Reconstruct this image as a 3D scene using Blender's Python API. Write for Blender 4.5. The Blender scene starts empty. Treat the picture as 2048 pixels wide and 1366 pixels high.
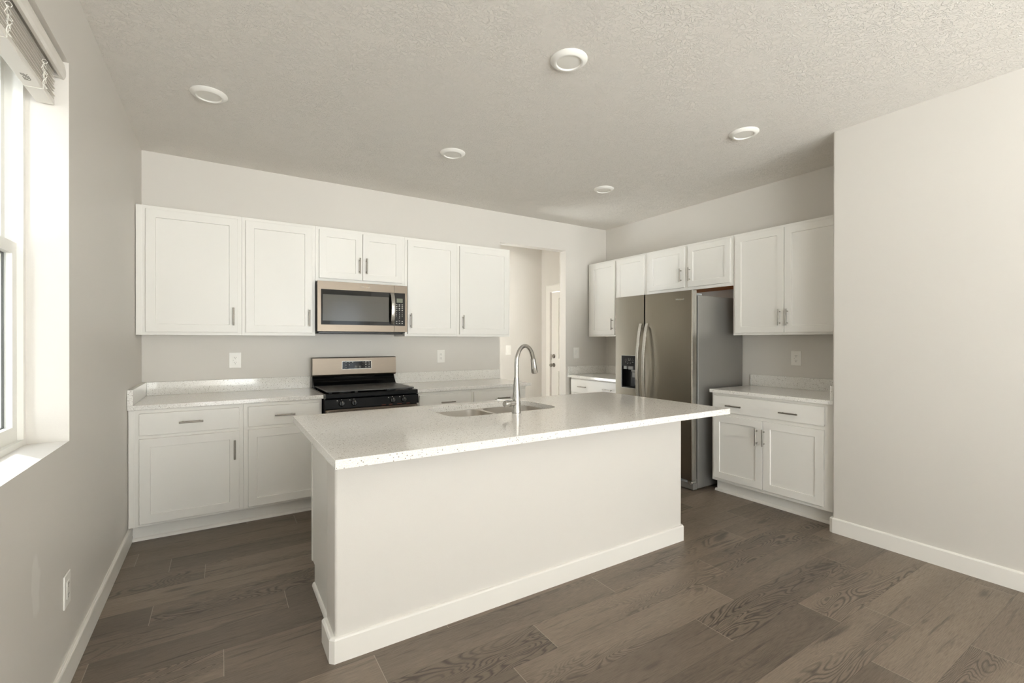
import bpy, bmesh, math, random
from mathutils import Vector, Matrix

random.seed(7)
SC = bpy.context.scene
COL = SC.collection
R = math.radians

# ------------------------------------------------------------------ camera
CAM = (0.5118, -4.5042, 1.3391)
cd = bpy.data.cameras.new('camera'); cam = bpy.data.objects.new('camera', cd); COL.objects.link(cam)
cd.sensor_width = 36.0; cd.lens = 923.93 * 36.0 / 2048.0
cd.clip_start = 0.02; cd.clip_end = 200
cam.matrix_world = (Matrix.Translation(CAM) @ Matrix.Rotation(R(-32.2357), 4, 'Z')
                    @ Matrix.Rotation(R(90 - 0.1133), 4, 'X') @ Matrix.Rotation(R(0.0273), 4, 'Z'))
SC.camera = cam

# ------------------------------------------------------------------ view, sky, sun, windows' daylight
SC.view_settings.view_transform = 'Standard'
SC.view_settings.look = 'None'
SC.view_settings.exposure = 1.2
SC.view_settings.gamma = 1.0
SC.view_settings.use_curve_mapping = False
SC.cycles.max_bounces = 14
SC.cycles.diffuse_bounces = 8
SC.cycles.glossy_bounces = 5
SC.cycles.transparent_max_bounces = 12
SC.cycles.sample_clamp_indirect = 6.0

SKY = 5.2
SKYC = (0.60, 0.64, 0.69, 1)
GROUND = (2.10, 2.10, 2.10, 1)
w = bpy.data.worlds.new('world'); SC.world = w; w.use_nodes = True
bg = w.node_tree.nodes['Background']
bg.inputs['Strength'].default_value = SKY
_nt = w.node_tree      # pale sky above the horizon, sunlit pale ground below it
_tc = _nt.nodes.new('ShaderNodeTexCoord'); _sp = _nt.nodes.new('ShaderNodeSeparateXYZ'); _rm = _nt.nodes.new('ShaderNodeValToRGB')
_mr = _nt.nodes.new('ShaderNodeMapRange'); _mr.inputs['From Min'].default_value = -1.0
_nt.links.new(_tc.outputs['Generated'], _sp.inputs[0]); _nt.links.new(_sp.outputs['Z'], _mr.inputs['Value'])
_nt.links.new(_mr.outputs['Result'], _rm.inputs['Fac']); _nt.links.new(_rm.outputs['Color'], bg.inputs['Color'])
_rm.color_ramp.elements[0].position = 0.485; _rm.color_ramp.elements[0].color = GROUND
_rm.color_ramp.elements[1].position = 0.51; _rm.color_ramp.elements[1].color = SKYC

sl = bpy.data.lights.new('sun', 'SUN'); sun = bpy.data.objects.new('sun', sl); COL.objects.link(sun)
sl.energy = 4.0; sl.angle = R(0.53); sl.color = (1.0, 0.95, 0.87)
EL = R(45)
SUN_DIR = Vector((0.547 * math.cos(EL), -0.837 * math.cos(EL), -math.sin(EL)))
sun.rotation_euler = SUN_DIR.to_track_quat('-Z', 'Y').to_euler()


def portal(loc, d, sx, sy):
    """sky portal in a window opening: guides the sky's own light, adds none"""
    l = bpy.data.lights.new('portal', 'AREA'); l.shape = 'RECTANGLE'; l.size = sx; l.size_y = sy
    l.cycles.is_portal = True
    o = bpy.data.objects.new('portal', l); COL.objects.link(o); o.location = loc
    o.rotation_euler = Vector(d).to_track_quat('-Z', 'Z').to_euler()


YR = -9.6     # rear wall behind the camera
portal((-0.22, -2.80, 1.69), (1, 0, 0), 1.6, 1.5)
portal((-0.22, -7.9, 1.40), (1, 0, 0), 2.6, 2.05)
portal((1.7, YR - 0.14, 1.06), (0, 1, 0), 2.4, 2.1)
portal((3.475, YR - 0.14, 1.4), (0, 1, 0), 0.95, 2.05)
portal((2.64, 0.64, 1.38), (1, 0, 0), 1.0, 2.54)

# ------------------------------------------------------------------ materials
MATS = {}


def nodes_of(name):
    m = bpy.data.materials.new(name); m.use_nodes = True
    nt = m.node_tree
    return m, nt, nt.nodes['Principled BSDF']


def N(nt, typ, **kw):
    n = nt.nodes.new(typ)
    for k, v in kw.items():
        if k in n.inputs.keys():
            n.inputs[k].default_value = v
        else:
            setattr(n, k, v)
    return n


def srgb(r, g, b):
    f = lambda c: (c / 255 / 12.92) if c / 255 <= 0.04045 else ((c / 255 + 0.055) / 1.055) ** 2.4
    return (f(r), f(g), f(b), 1)


def simple(name, col, rough=0.5, metal=0.0, spec=0.5, coat=0.0, bump=None, aniso=0.0):
    m, nt, p = nodes_of(name)
    p.inputs['Base Color'].default_value = col
    p.inputs['Roughness'].default_value = rough
    p.inputs['Metallic'].default_value = metal
    p.inputs['Specular IOR Level'].default_value = spec
    p.inputs['Coat Weight'].default_value = coat
    p.inputs['Anisotropic'].default_value = aniso
    if bump:
        sc, st = bump
        tc = N(nt, 'ShaderNodeTexCoord'); no = N(nt, 'ShaderNodeTexNoise'); no.inputs['Scale'].default_value = sc
        no.inputs['Detail'].default_value = 3
        b = N(nt, 'ShaderNodeBump'); b.inputs['Strength'].default_value = st; b.inputs['Distance'].default_value = 0.002
        nt.links.new(tc.outputs['Object'], no.inputs['Vector']); nt.links.new(no.outputs['Fac'], b.inputs['Height'])
        nt.links.new(b.outputs['Normal'], p.inputs['Normal'])
    MATS[name] = m
    return m


def brushed(name, col, rough, axis, amount=0.12, metal=1.0):
    """metal with fine brush lines along one axis"""
    m, nt, p = nodes_of(name)
    tc = N(nt, 'ShaderNodeTexCoord'); mp = N(nt, 'ShaderNodeMapping')
    s = [900, 900, 900]; s[axis] = 6
    mp.inputs['Scale'].default_value = s
    no = N(nt, 'ShaderNodeTexNoise'); no.inputs['Scale'].default_value = 1; no.inputs['Detail'].default_value = 2
    nt.links.new(tc.outputs['Object'], mp.inputs['Vector']); nt.links.new(mp.outputs['Vector'], no.inputs['Vector'])
    mr = N(nt, 'ShaderNodeMapRange'); mr.inputs['To Min'].default_value = rough - 0.06; mr.inputs['To Max'].default_value = rough + 0.08
    nt.links.new(no.outputs['Fac'], mr.inputs['Value']); nt.links.new(mr.outputs['Result'], p.inputs['Roughness'])
    mx = N(nt, 'ShaderNodeMix', data_type='RGBA')
    mx.inputs['A'].default_value = tuple(c * (1 - amount) for c in col[:3]) + (1,)
    mx.inputs['B'].default_value = tuple(min(1, c * (1 + amount)) for c in col[:3]) + (1,)
    nt.links.new(no.outputs['Fac'], mx.inputs['Factor'])
    nt.links.new(mx.outputs['Result'], p.inputs['Base Color'])
    p.inputs['Metallic'].default_value = metal
    MATS[name] = m
    return m


def make_wall():
    m, nt, p = nodes_of('wall_paint')
    tc = N(nt, 'ShaderNodeTexCoord')
    no = N(nt, 'ShaderNodeTexNoise', Scale=170.0, Detail=3.0)
    b = N(nt, 'ShaderNodeBump', Strength=0.10, Distance=0.002)
    L = nt.links.new
    L(tc.outputs['Object'], no.inputs['Vector']); L(no.outputs['Fac'], b.inputs['Height']); L(b.outputs['Normal'], p.inputs['Normal'])
    # one pale patched scuff low on the window wall
    dv = N(nt, 'ShaderNodeVectorMath', operation='SUBTRACT'); dv.inputs[1].default_value = (0.035, -2.365, 0.575)
    n2 = N(nt, 'ShaderNodeTexNoise', Scale=11.0, Detail=2.0); nm = N(nt, 'ShaderNodeVectorMath', operation='SCALE'); nm.inputs['Scale'].default_value = 0.07
    av = N(nt, 'ShaderNodeVectorMath', operation='ADD'); sv = N(nt, 'ShaderNodeVectorMath', operation='MULTIPLY'); sv.inputs[1].default_value = (6, 22, 9)
    ln = N(nt, 'ShaderNodeVectorMath', operation='LENGTH'); mr = N(nt, 'ShaderNodeMapRange'); mr.interpolation_type = 'SMOOTHSTEP'
    mr.inputs['From Min'].default_value = 0.75; mr.inputs['From Max'].default_value = 1.05; mr.inputs['To Min'].default_value = 0.35; mr.inputs['To Max'].default_value = 0.0
    L(tc.outputs['Object'], dv.inputs[0]); L(tc.outputs['Object'], n2.inputs['Vector']); L(n2.outputs['Color'], nm.inputs[0])
    L(dv.outputs[0], av.inputs[0]); L(nm.outputs[0], av.inputs[1]); L(av.outputs[0], sv.inputs[0]); L(sv.outputs[0], ln.inputs[0]); L(ln.outputs['Value'], mr.inputs['Value'])
    mx = N(nt, 'ShaderNodeMix', data_type='RGBA'); mx.inputs['A'].default_value = WALLC; mx.inputs['B'].default_value = srgb(242, 240, 236)
    L(mr.outputs['Result'], mx.inputs['Factor']); L(mx.outputs['Result'], p.inputs['Base Color'])
    p.inputs['Roughness'].default_value = 0.42
    p.inputs['Specular IOR Level'].default_value = 0.35
    MATS['wall'] = m


def make_ceiling():
    m, nt, p = nodes_of('ceiling_texture')
    L = nt.links.new
    tc = N(nt, 'ShaderNodeTexCoord')
    # skip-trowel ridges: thin raised squiggles where a noise field crosses its mean
    n0 = N(nt, 'ShaderNodeTexNoise', Scale=30.0, Detail=2.0)
    mixv = N(nt, 'ShaderNodeMix', data_type='RGBA', blend_type='LINEAR_LIGHT'); mixv.inputs['Factor'].default_value = 0.02
    L(tc.outputs['Object'], n0.inputs['Vector']); L(tc.outputs['Object'], mixv.inputs['A']); L(n0.outputs['Color'], mixv.inputs['B'])
    n1 = N(nt, 'ShaderNodeTexNoise', Scale=48.0, Detail=2.0, Roughness=0.55)
    L(mixv.outputs['Result'], n1.inputs['Vector'])
    sb = N(nt, 'ShaderNodeMath', operation='SUBTRACT'); sb.inputs[1].default_value = 0.5
    ab = N(nt, 'ShaderNodeMath', operation='ABSOLUTE')
    mr = N(nt, 'ShaderNodeMapRange'); mr.inputs['From Min'].default_value = 0.0; mr.inputs['From Max'].default_value = 0.06
    mr.inputs['To Min'].default_value = 1; mr.inputs['To Max'].default_value = 0; mr.interpolation_type = 'SMOOTHSTEP'
    L(n1.outputs['Fac'], sb.inputs[0]); L(sb.outputs[0], ab.inputs[0]); L(ab.outputs[0], mr.inputs['Value'])
    n2 = N(nt, 'ShaderNodeTexNoise', Scale=9.0, Detail=2.0)
    L(tc.outputs['Object'], n2.inputs['Vector'])
    mk = N(nt, 'ShaderNodeMapRange'); mk.inputs['From Min'].default_value = 0.20; mk.inputs['From Max'].default_value = 0.50
    L(n2.outputs['Fac'], mk.inputs['Value'])
    mu = N(nt, 'ShaderNodeMath', operation='MULTIPLY'); L(mr.outputs['Result'], mu.inputs[0]); L(mk.outputs['Result'], mu.inputs[1])
    n3 = N(nt, 'ShaderNodeTexNoise', Scale=120.0, Detail=2.0); L(tc.outputs['Object'], n3.inputs['Vector'])
    ad = N(nt, 'ShaderNodeMath', operation='MULTIPLY_ADD'); ad.inputs[1].default_value = 0.08
    L(n3.outputs['Fac'], ad.inputs[0]); L(mu.outputs[0], ad.inputs[2])
    b = N(nt, 'ShaderNodeBump', Strength=0.7, Distance=0.004); L(ad.outputs[0], b.inputs['Height']); L(b.outputs['Normal'], p.inputs['Normal'])
    p.inputs['Base Color'].default_value = CEILC
    p.inputs['Roughness'].default_value = 0.6; p.inputs['Specular IOR Level'].default_value = 0.3
    MATS['ceiling'] = m


def make_floor():
    m, nt, p = nodes_of('plank_floor')
    L = nt.links.new
    uv = N(nt, 'ShaderNodeUVMap', uv_map='plank')                 # metres along / across one plank
    at = N(nt, 'ShaderNodeAttribute', attribute_name='rnd'); at.attribute_type = 'GEOMETRY'
    sep = N(nt, 'ShaderNodeSeparateColor'); L(at.outputs['Color'], sep.inputs['Color'])
    sx = N(nt, 'ShaderNodeSeparateXYZ'); L(uv.outputs['UV'], sx.inputs['Vector'])
    # shift every plank to its own bit of wood
    def ma(op, a=None, b=None, c=None):
        n = N(nt, 'ShaderNodeMath', operation=op)
        for i, v in enumerate((a, b, c)):
            if v is None: continue
            if isinstance(v, (int, float)): n.inputs[i].default_value = v
            else: L(v, n.inputs[i])
        return n.outputs[0]
    def mrange(v, a, b, c=0.0, d=1.0, smooth=False):
        n = N(nt, 'ShaderNodeMapRange'); L(v, n.inputs['Value'])
        n.inputs['From Min'].default_value = a; n.inputs['From Max'].default_value = b
        n.inputs['To Min'].default_value = c; n.inputs['To Max'].default_value = d
        if smooth: n.interpolation_type = 'SMOOTHSTEP'
        return n.outputs['Result']
    u = ma('MULTIPLY_ADD', sep.outputs['Red'], 60.0, sx.outputs['X'])
    v = ma('MULTIPLY_ADD', sep.outputs['Green'], 40.0, sx.outputs['Y'])
    def noise(us, vs, detail, dist=0.0, rough=0.5, zoff=0.0):
        c = N(nt, 'ShaderNodeCombineXYZ'); L(ma('MULTIPLY', u, us), c.inputs['X']); L(ma('MULTIPLY', v, vs), c.inputs['Y'])
        c.inputs['Z'].default_value = zoff
        n = N(nt, 'ShaderNodeTexNoise', Scale=1.0, Detail=detail, Distortion=dist, Roughness=rough)
        L(c.outputs['Vector'], n.inputs['Vector']); return n.outputs['Fac']
    fine = noise(14, 420, 3, 0.0, 0.6)
    pores = noise(30, 700, 2, 0, 0.5, 3.1)
    streak = noise(1.6, 30, 4, 0.6, 0.6, 7.7)
    tone = noise(0.9, 5, 2, 0.3, 0.5, 1.3)
    field = noise(1.5, 8.5, 1.5, 0.55, 0.45, 5.2)
    # growth rings: thin dark contour lines of the field
    fr = ma('FRACT', ma('MULTIPLY', field, 34.0))
    ring = mrange(ma('ABSOLUTE', ma('SUBTRACT', fr, 0.5)), 0.0, 0.34, 1.0, 0.0, True)
    mask = mrange(noise(1.1, 4.5, 1, 0.2, 0.5, 9.4), 0.47, 0.62, 0.0, 1.0, True)
    pm = mrange(sep.outputs['Blue'], 0.35, 0.75, 0.15, 1.0)
    ringm = ma('MULTIPLY', ma('MULTIPLY', ring, mask), pm)
    dark = mrange(streak, 0.56, 0.74, 0.0, 1.0, True)
    # small knots
    cv = N(nt, 'ShaderNodeCombineXYZ'); L(ma('MULTIPLY', u, 1.15), cv.inputs['X']); L(ma('MULTIPLY', v, 4.6), cv.inputs['Y'])
    vor = N(nt, 'ShaderNodeTexVoronoi', Scale=1.0); L(cv.outputs['Vector'], vor.inputs['Vector'])
    knot = mrange(vor.outputs['Distance'], 0.03, 0.11, 1.0, 0.0, True)
    base = N(nt, 'ShaderNodeMix', data_type='RGBA')
    base.inputs['A'].default_value = FLOOR_A; base.inputs['B'].default_value = FLOOR_B
    t = ma('ADD', ma('MULTIPLY', mrange(tone, 0.3, 0.7), 0.55), ma('MULTIPLY', sep.outputs['Green'], 0.45))
    L(t, base.inputs['Factor'])
    def darken(col, fac, amt, dc):
        n = N(nt, 'ShaderNodeMix', data_type='RGBA'); L(col, n.inputs['A']); n.inputs['B'].default_value = dc
        L(ma('MULTIPLY', fac, amt), n.inputs['Factor']); return n.outputs['Result']
    c = base.outputs['Result']
    c = darken(c, dark, 0.75, FLOOR_D)
    c = darken(c, ringm, 0.78, FLOOR_D)
    c = darken(c, knot, 0.6, FLOOR_D)
    c = darken(c, mrange(fine, 0.40, 0.70), 0.45, FLOOR_D)
    c = darken(c, mrange(pores, 0.55, 0.75), 0.30, FLOOR_L)
    br = N(nt, 'ShaderNodeHueSaturation'); L(c, br.inputs['Color'])
    L(mrange(sep.outputs['Red'], 0, 1, 0.80, 1.18), br.inputs['Value'])
    # micro-bevel at the plank edges (uv 'edge' = distance to long / short edge)
    ev = N(nt, 'ShaderNodeUVMap', uv_map='edge'); es = N(nt, 'ShaderNodeSeparateXYZ'); L(ev.outputs['UV'], es.inputs['Vector'])
    # X runs 0..1 across the width, Y holds 0..1 along the length
    wx = ma('MULTIPLY', ma('SUBTRACT', 0.5, ma('ABSOLUTE', ma('SUBTRACT', es.outputs['X'], 0.5))), 0.191)
    wy = ma('MULTIPLY', ma('SUBTRACT', 0.5, ma('ABSOLUTE', ma('SUBTRACT', es.outputs['Y'], 0.5))), 1.226)
    sw = mrange(wx, 0.0002, 0.0016, 1.0, 0.0, True)
    sy = mrange(wy, 0.0004, 0.0022, 1.0, 0.0, True)
    c2 = darken(br.outputs['Color'], sw, 0.55, srgb(58, 48, 40))
    c3 = darken(c2, sy, 0.62, srgb(176, 166, 150))
    L(c3, p.inputs['Base Color'])
    rg = mrange(fine, 0.3, 0.7, FLOOR_R - 0.05, FLOOR_R + 0.07); L(rg, p.inputs['Roughness'])
    p.inputs['Specular IOR Level'].default_value = 0.42
    h = ma('SUBTRACT', ma('MULTIPLY', fine, 0.5), ma('ADD', ma('MULTIPLY', ringm, 0.5), sw))
    b = N(nt, 'ShaderNodeBump', Strength=0.18, Distance=0.001); L(h, b.inputs['Height']); L(b.outputs['Normal'], p.inputs['Normal'])
    MATS['floor'] = m


def make_quartz():
    m, nt, p = nodes_of('speckled_quartz')
    L = nt.links.new
    tc = N(nt, 'ShaderNodeTexCoord')
    n1 = N(nt, 'ShaderNodeTexNoise', Scale=260.0, Detail=2.0, Roughness=0.6)
    L(tc.outputs['Object'], n1.inputs['Vector'])
    r1 = N(nt, 'ShaderNodeValToRGB')
    e = r1.color_ramp.elements
    e[0].position = 0.40; e[0].color = srgb(222, 219, 213)
    e[1].position = 0.56; e[1].color = srgb(243, 241, 237)
    L(n1.outputs['Fac'], r1.inputs['Fac'])
    # dark chips: random voronoi cells
    vo = N(nt, 'ShaderNodeTexVoronoi', Scale=150.0); L(tc.outputs['Object'], vo.inputs['Vector'])
    sp = N(nt, 'ShaderNodeSeparateColor'); L(vo.outputs['Color'], sp.inputs['Color'])
    th = N(nt, 'ShaderNodeMath', operation='GREATER_THAN'); th.inputs[1].default_value = 0.86; L(sp.outputs['Red'], th.inputs[0])
    ds = N(nt, 'ShaderNodeMath', operation='LESS_THAN'); ds.inputs[1].default_value = 0.33; L(vo.outputs['Distance'], ds.inputs[0])
    mu = N(nt, 'ShaderNodeMath', operation='MULTIPLY'); L(th.outputs[0], mu.inputs[0]); L(ds.outputs[0], mu.inputs[1])
    r2 = N(nt, 'ShaderNodeValToRGB'); r2.color_ramp.elements[0].color = srgb(120, 110, 98); r2.color_ramp.elements[1].color = srgb(176, 168, 156)
    L(sp.outputs['Green'], r2.inputs['Fac'])
    mx = N(nt, 'ShaderNodeMix', data_type='RGBA'); L(mu.outputs[0], mx.inputs['Factor']); L(r1.outputs['Color'], mx.inputs['A']); L(r2.outputs['Color'], mx.inputs['B'])
    L(mx.outputs['Result'], p.inputs['Base Color'])
    p.inputs['Roughness'].default_value = 0.10; p.inputs['Specular IOR Level'].default_value = 0.5
    MATS['quartz'] = m


def make_glass():
    m = bpy.data.materials.new('window_glass'); m.use_nodes = True; nt = m.node_tree
    for n in list(nt.nodes): nt.nodes.remove(n)
    o = N(nt, 'ShaderNodeOutputMaterial'); t = N(nt, 'ShaderNodeBsdfTransparent'); g = N(nt, 'ShaderNodeBsdfGlossy', Roughness=0.0)
    t.inputs['Color'].default_value = (0.83, 0.85, 0.84, 1)
    lw = N(nt, 'ShaderNodeLayerWeight', Blend=0.5); pw = N(nt, 'ShaderNodeMath', operation='POWER'); pw.inputs[1].default_value = 5
    f = N(nt, 'ShaderNodeMath', operation='MULTIPLY_ADD'); f.inputs[1].default_value = 0.8; f.inputs[2].default_value = 0.035
    nt.links.new(lw.outputs['Facing'], pw.inputs[0]); nt.links.new(pw.outputs[0], f.inputs[0]); mx = N(nt, 'ShaderNodeMixShader')
    nt.links.new(f.outputs[0], mx.inputs[0]); nt.links.new(t.outputs[0], mx.inputs[1]); nt.links.new(g.outputs[0], mx.inputs[2])
    nt.links.new(mx.outputs[0], o.inputs['Surface'])
    MATS['glass'] = m


def make_wood():
    m, nt, p = nodes_of('oak_veneer')
    L = nt.links.new
    tc = N(nt, 'ShaderNodeTexCoord'); mp = N(nt, 'ShaderNodeMapping'); mp.inputs['Scale'].default_value = (2, 60, 2)
    no = N(nt, 'ShaderNodeTexNoise', Scale=1.0, Detail=4.0)
    L(tc.outputs['Object'], mp.inputs['Vector']); L(mp.outputs['Vector'], no.inputs['Vector'])
    r = N(nt, 'ShaderNodeValToRGB'); r.color_ramp.elements[0].color = srgb(190, 108, 36); r.color_ramp.elements[1].color = srgb(236, 150, 66)
    L(no.outputs['Fac'], r.inputs['Fac']); L(r.outputs['Color'], p.inputs['Base Color']); p.inputs['Roughness'].default_value = 0.5
    MATS['wood'] = m


WALLC = srgb(217, 213, 207)
CEILC = srgb(234, 230, 224)
FLOOR_A = srgb(106, 94, 82); FLOOR_B = srgb(140, 126, 111)
FLOOR_D = srgb(58, 49, 42); FLOOR_L = srgb(140, 128, 115); FLOOR_R = 0.40
make_wall(); make_ceiling(); make_floor(); make_quartz(); make_glass(); make_wood()
simple('trim', srgb(232, 229, 223), 0.35)
simple('cabinet', srgb(236, 234, 229), 0.33, spec=0.45, bump=(220, 0.03))
simple('plate', srgb(240, 238, 233), 0.3)
simple('vinyl', srgb(236, 235, 230), 0.35)
simple('lamp_trim', srgb(240, 238, 233), 0.4)
simple('lamp_lens', srgb(240, 238, 232), 0.5)
simple('blind', srgb(233, 229, 222), 0.4)
simple('cord', srgb(238, 235, 228), 0.6)
simple('slot', srgb(70, 66, 60), 0.6)
simple('black', srgb(12, 12, 13), 0.25, spec=0.3)
simple('black_matte', srgb(24, 24, 25), 0.55)
simple('black_deep', srgb(6, 6, 7), 0.4)
simple('griddle', srgb(82, 82, 82), 0.42, bump=(400, 0.1))
simple('black_glass', srgb(14, 13, 10), 0.08, spec=0.2)
simple('panel_black', srgb(12, 12, 12), 0.35, spec=0.12)
simple('display', srgb(108, 112, 92), 0.2)
simple('mark', srgb(196, 194, 186), 0.5)
simple('gold', srgb(196, 160, 92), 0.4)
simple('orange', srgb(128, 58, 30), 0.5)
simple('grey_plastic', srgb(150, 152, 152), 0.35)
simple('case_grey', srgb(150, 148, 144), 0.30, metal=0.5, bump=(500, 0.06))
simple('window_mesh', srgb(66, 62, 52), 0.14, spec=0.4)
simple('chrome', (0.60, 0.59, 0.57, 1), 0.09, 1.0)
simple('siding', srgb(128, 126, 121), 0.6)
simple('gravel', srgb(110, 104, 95), 0.9, bump=(60, 0.4))
simple('ink', srgb(120, 116, 108), 0.6)
brushed('nickel', srgb(158, 153, 145), 0.30, 2)
brushed('steel', srgb(120, 110, 99), 0.36, 0)
brushed('steel_dark', srgb(146, 139, 127), 0.34, 2, 0.06)
brushed('steel_bright', srgb(205, 203, 198), 0.26, 2)
brushed('sink_steel', srgb(214, 209, 202), 0.30, 0, 0.08)

# ------------------------------------------------------------------ builders
def link(name, bm, mats, parent=None, smooth=False, loc=None):
    me = bpy.data.meshes.new(name)
    bmesh.ops.recalc_face_normals(bm, faces=bm.faces[:])
    bm.to_mesh(me); bm.free()
    if not isinstance(mats, (list, tuple)): mats = [mats]
    for k in mats: me.materials.append(MATS[k])
    if smooth:
        for p in me.polygons: p.use_smooth = True
        me.set_sharp_from_angle(angle=R(35))
    o = bpy.data.objects.new(name, me); COL.objects.link(o)
    if parent is not None: o.parent = parent
    if loc: o.location = loc
    return o


def thing(name, label, cat, loc=(0, 0, 0), rz=0.0, group=None, kind=None):
    o = bpy.data.objects.new(name, None); COL.objects.link(o)
    o.location = loc; o.rotation_euler = (0, 0, rz); o.empty_display_size = 0.05
    if kind: o['kind'] = kind
    else:
        o['label'] = label; o['category'] = cat
    if group: o['group'] = group
    return o


def tag(o, label, cat, group=None):
    o['label'] = label; o['category'] = cat
    if group: o['group'] = group
    return o


def structure(name, bm, mats, smooth=False):
    o = link(name, bm, mats, smooth=smooth); o['kind'] = 'structure'; return o


def box(bm, x0, x1, y0, y1, z0, z1, bev=0.0, seg=1, mi=0):
    vs = [bm.verts.new((x, y, z)) for x in (x0, x1) for y in (y0, y1) for z in (z0, z1)]
    fs = []
    for idx in ((0, 1, 3, 2), (4, 6, 7, 5), (0, 4, 5, 1), (2, 3, 7, 6), (0, 2, 6, 4), (1, 5, 7, 3)):
        f = bm.faces.new([vs[i] for i in idx]); f.material_index = mi; fs.append(f)
    if bev > 0:
        es = list({e for f in fs for e in f.edges})
        r = bmesh.ops.bevel(bm, geom=es, offset=bev, segments=seg, profile=0.5, affect='EDGES', material=mi)
    return bm


def B(x0, x1, y0, y1, z0, z1, bev=0.0, seg=1):
    return box(bmesh.new(), x0, x1, y0, y1, z0, z1, bev, seg)


def prism(bm, pts, a0, a1, axis='z', mi=0, bev=0.0):
    """extrude a 2D outline along an axis: z -> pts are (x,y); x -> (y,z); y -> (x,z)"""
    def P(p, a):
        return (p[0], p[1], a) if axis == 'z' else ((a, p[0], p[1]) if axis == 'x' else (p[0], a, p[1]))
    lo = [bm.verts.new(P(p, a0)) for p in pts]; hi = [bm.verts.new(P(p, a1)) for p in pts]
    n = len(pts); fs = [bm.faces.new(lo), bm.faces.new(hi)]
    for i in range(n):
        fs.append(bm.faces.new((lo[i], lo[(i + 1) % n], hi[(i + 1) % n], hi[i])))
    for f in fs: f.material_index = mi
    if bev:
        bmesh.ops.bevel(bm, geom=list({e for f in fs[:2] for e in f.edges}), offset=bev, segments=2, profile=0.5, affect='EDGES', material=mi)
    return bm


def tube(bm, path, rad, seg=12, caps=True, mi=0, closed=False):
    path = [Vector(p) for p in path]; n = len(path)
    rads = rad if isinstance(rad, (list, tuple)) else [rad] * n
    rings = []; ref = None
    for i, p in enumerate(path):
        if closed: t = path[(i + 1) % n] - path[i - 1]
        else: t = (path[min(i + 1, n - 1)] - path[max(i - 1, 0)])
        t.normalize()
        if ref is None:
            ref = Vector((0, 0, 1)) if abs(t.z) < 0.9 else Vector((1, 0, 0))
        a = ref - t * ref.dot(t); a.normalize(); ref = a
        b = t.cross(a)
        rings.append([bm.verts.new(p + (a * math.cos(q) + b * math.sin(q)) * rads[i]) for q in [2 * math.pi * k / seg for k in range(seg)]])
    for i in range(n if closed else n - 1):
        r0, r1 = rings[i], rings[(i + 1) % n]
        for k in range(seg):
            f = bm.faces.new((r0[k], r0[(k + 1) % seg], r1[(k + 1) % seg], r1[k])); f.material_index = mi
    if caps and not closed:
        for r in (rings[0], rings[-1]):
            f = bm.faces.new(r); f.material_index = mi
    return bm


def lathe(bm, prof, seg=32, origin=(0, 0, 0), axis='z', mi=0):
    """revolve (radius, height) pairs"""
    o = Vector(origin); rings = []
    for r, h in prof:
        ring = []
        for k in range(seg):
            a = 2 * math.pi * k / seg; c, s = math.cos(a) * r, math.sin(a) * r
            v = {'z': (c, s, h), 'x': (h, c, s), 'y': (c, h, s)}[axis]
            ring.append(bm.verts.new(o + Vector(v)))
        rings.append(ring)
    for a, b in zip(rings, rings[1:]):
        for k in range(seg):
            f = bm.faces.new((a[k], a[(k + 1) % seg], b[(k + 1) % seg], b[k])); f.material_index = mi
    for r in (rings[0], rings[-1]):
        try:
            f = bm.faces.new(r); f.material_index = mi
        except ValueError: pass
    return bm


def sweep(bm, path, wdir, w, t, mi=0):
    """sweep a rectangle (w along wdir, t across) along a path"""
    path = [Vector(p) for p in path]; wd = Vector(wdir).normalized(); rings = []
    for i, p in enumerate(path):
        tg = (path[min(i + 1, len(path) - 1)] - path[max(i - 1, 0)]).normalized()
        nrm = tg.cross(wd).normalized()
        pts = [(-.5, -.32), (-.38, -.5), (.38, -.5), (.5, -.32), (.5, .32), (.38, .5), (-.38, .5), (-.5, .32)]
        rings.append([bm.verts.new(p + wd * (a * w) + nrm * (b * t)) for a, b in pts])
    for a, b in zip(rings, rings[1:]):
        n = len(a)
        for k in range(n):
            f = bm.faces.new((a[k], a[(k + 1) % n], b[(k + 1) % n], b[k])); f.material_index = mi
    bm.faces.new(rings[0]); bm.faces.new(rings[-1])
    return bm


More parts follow.
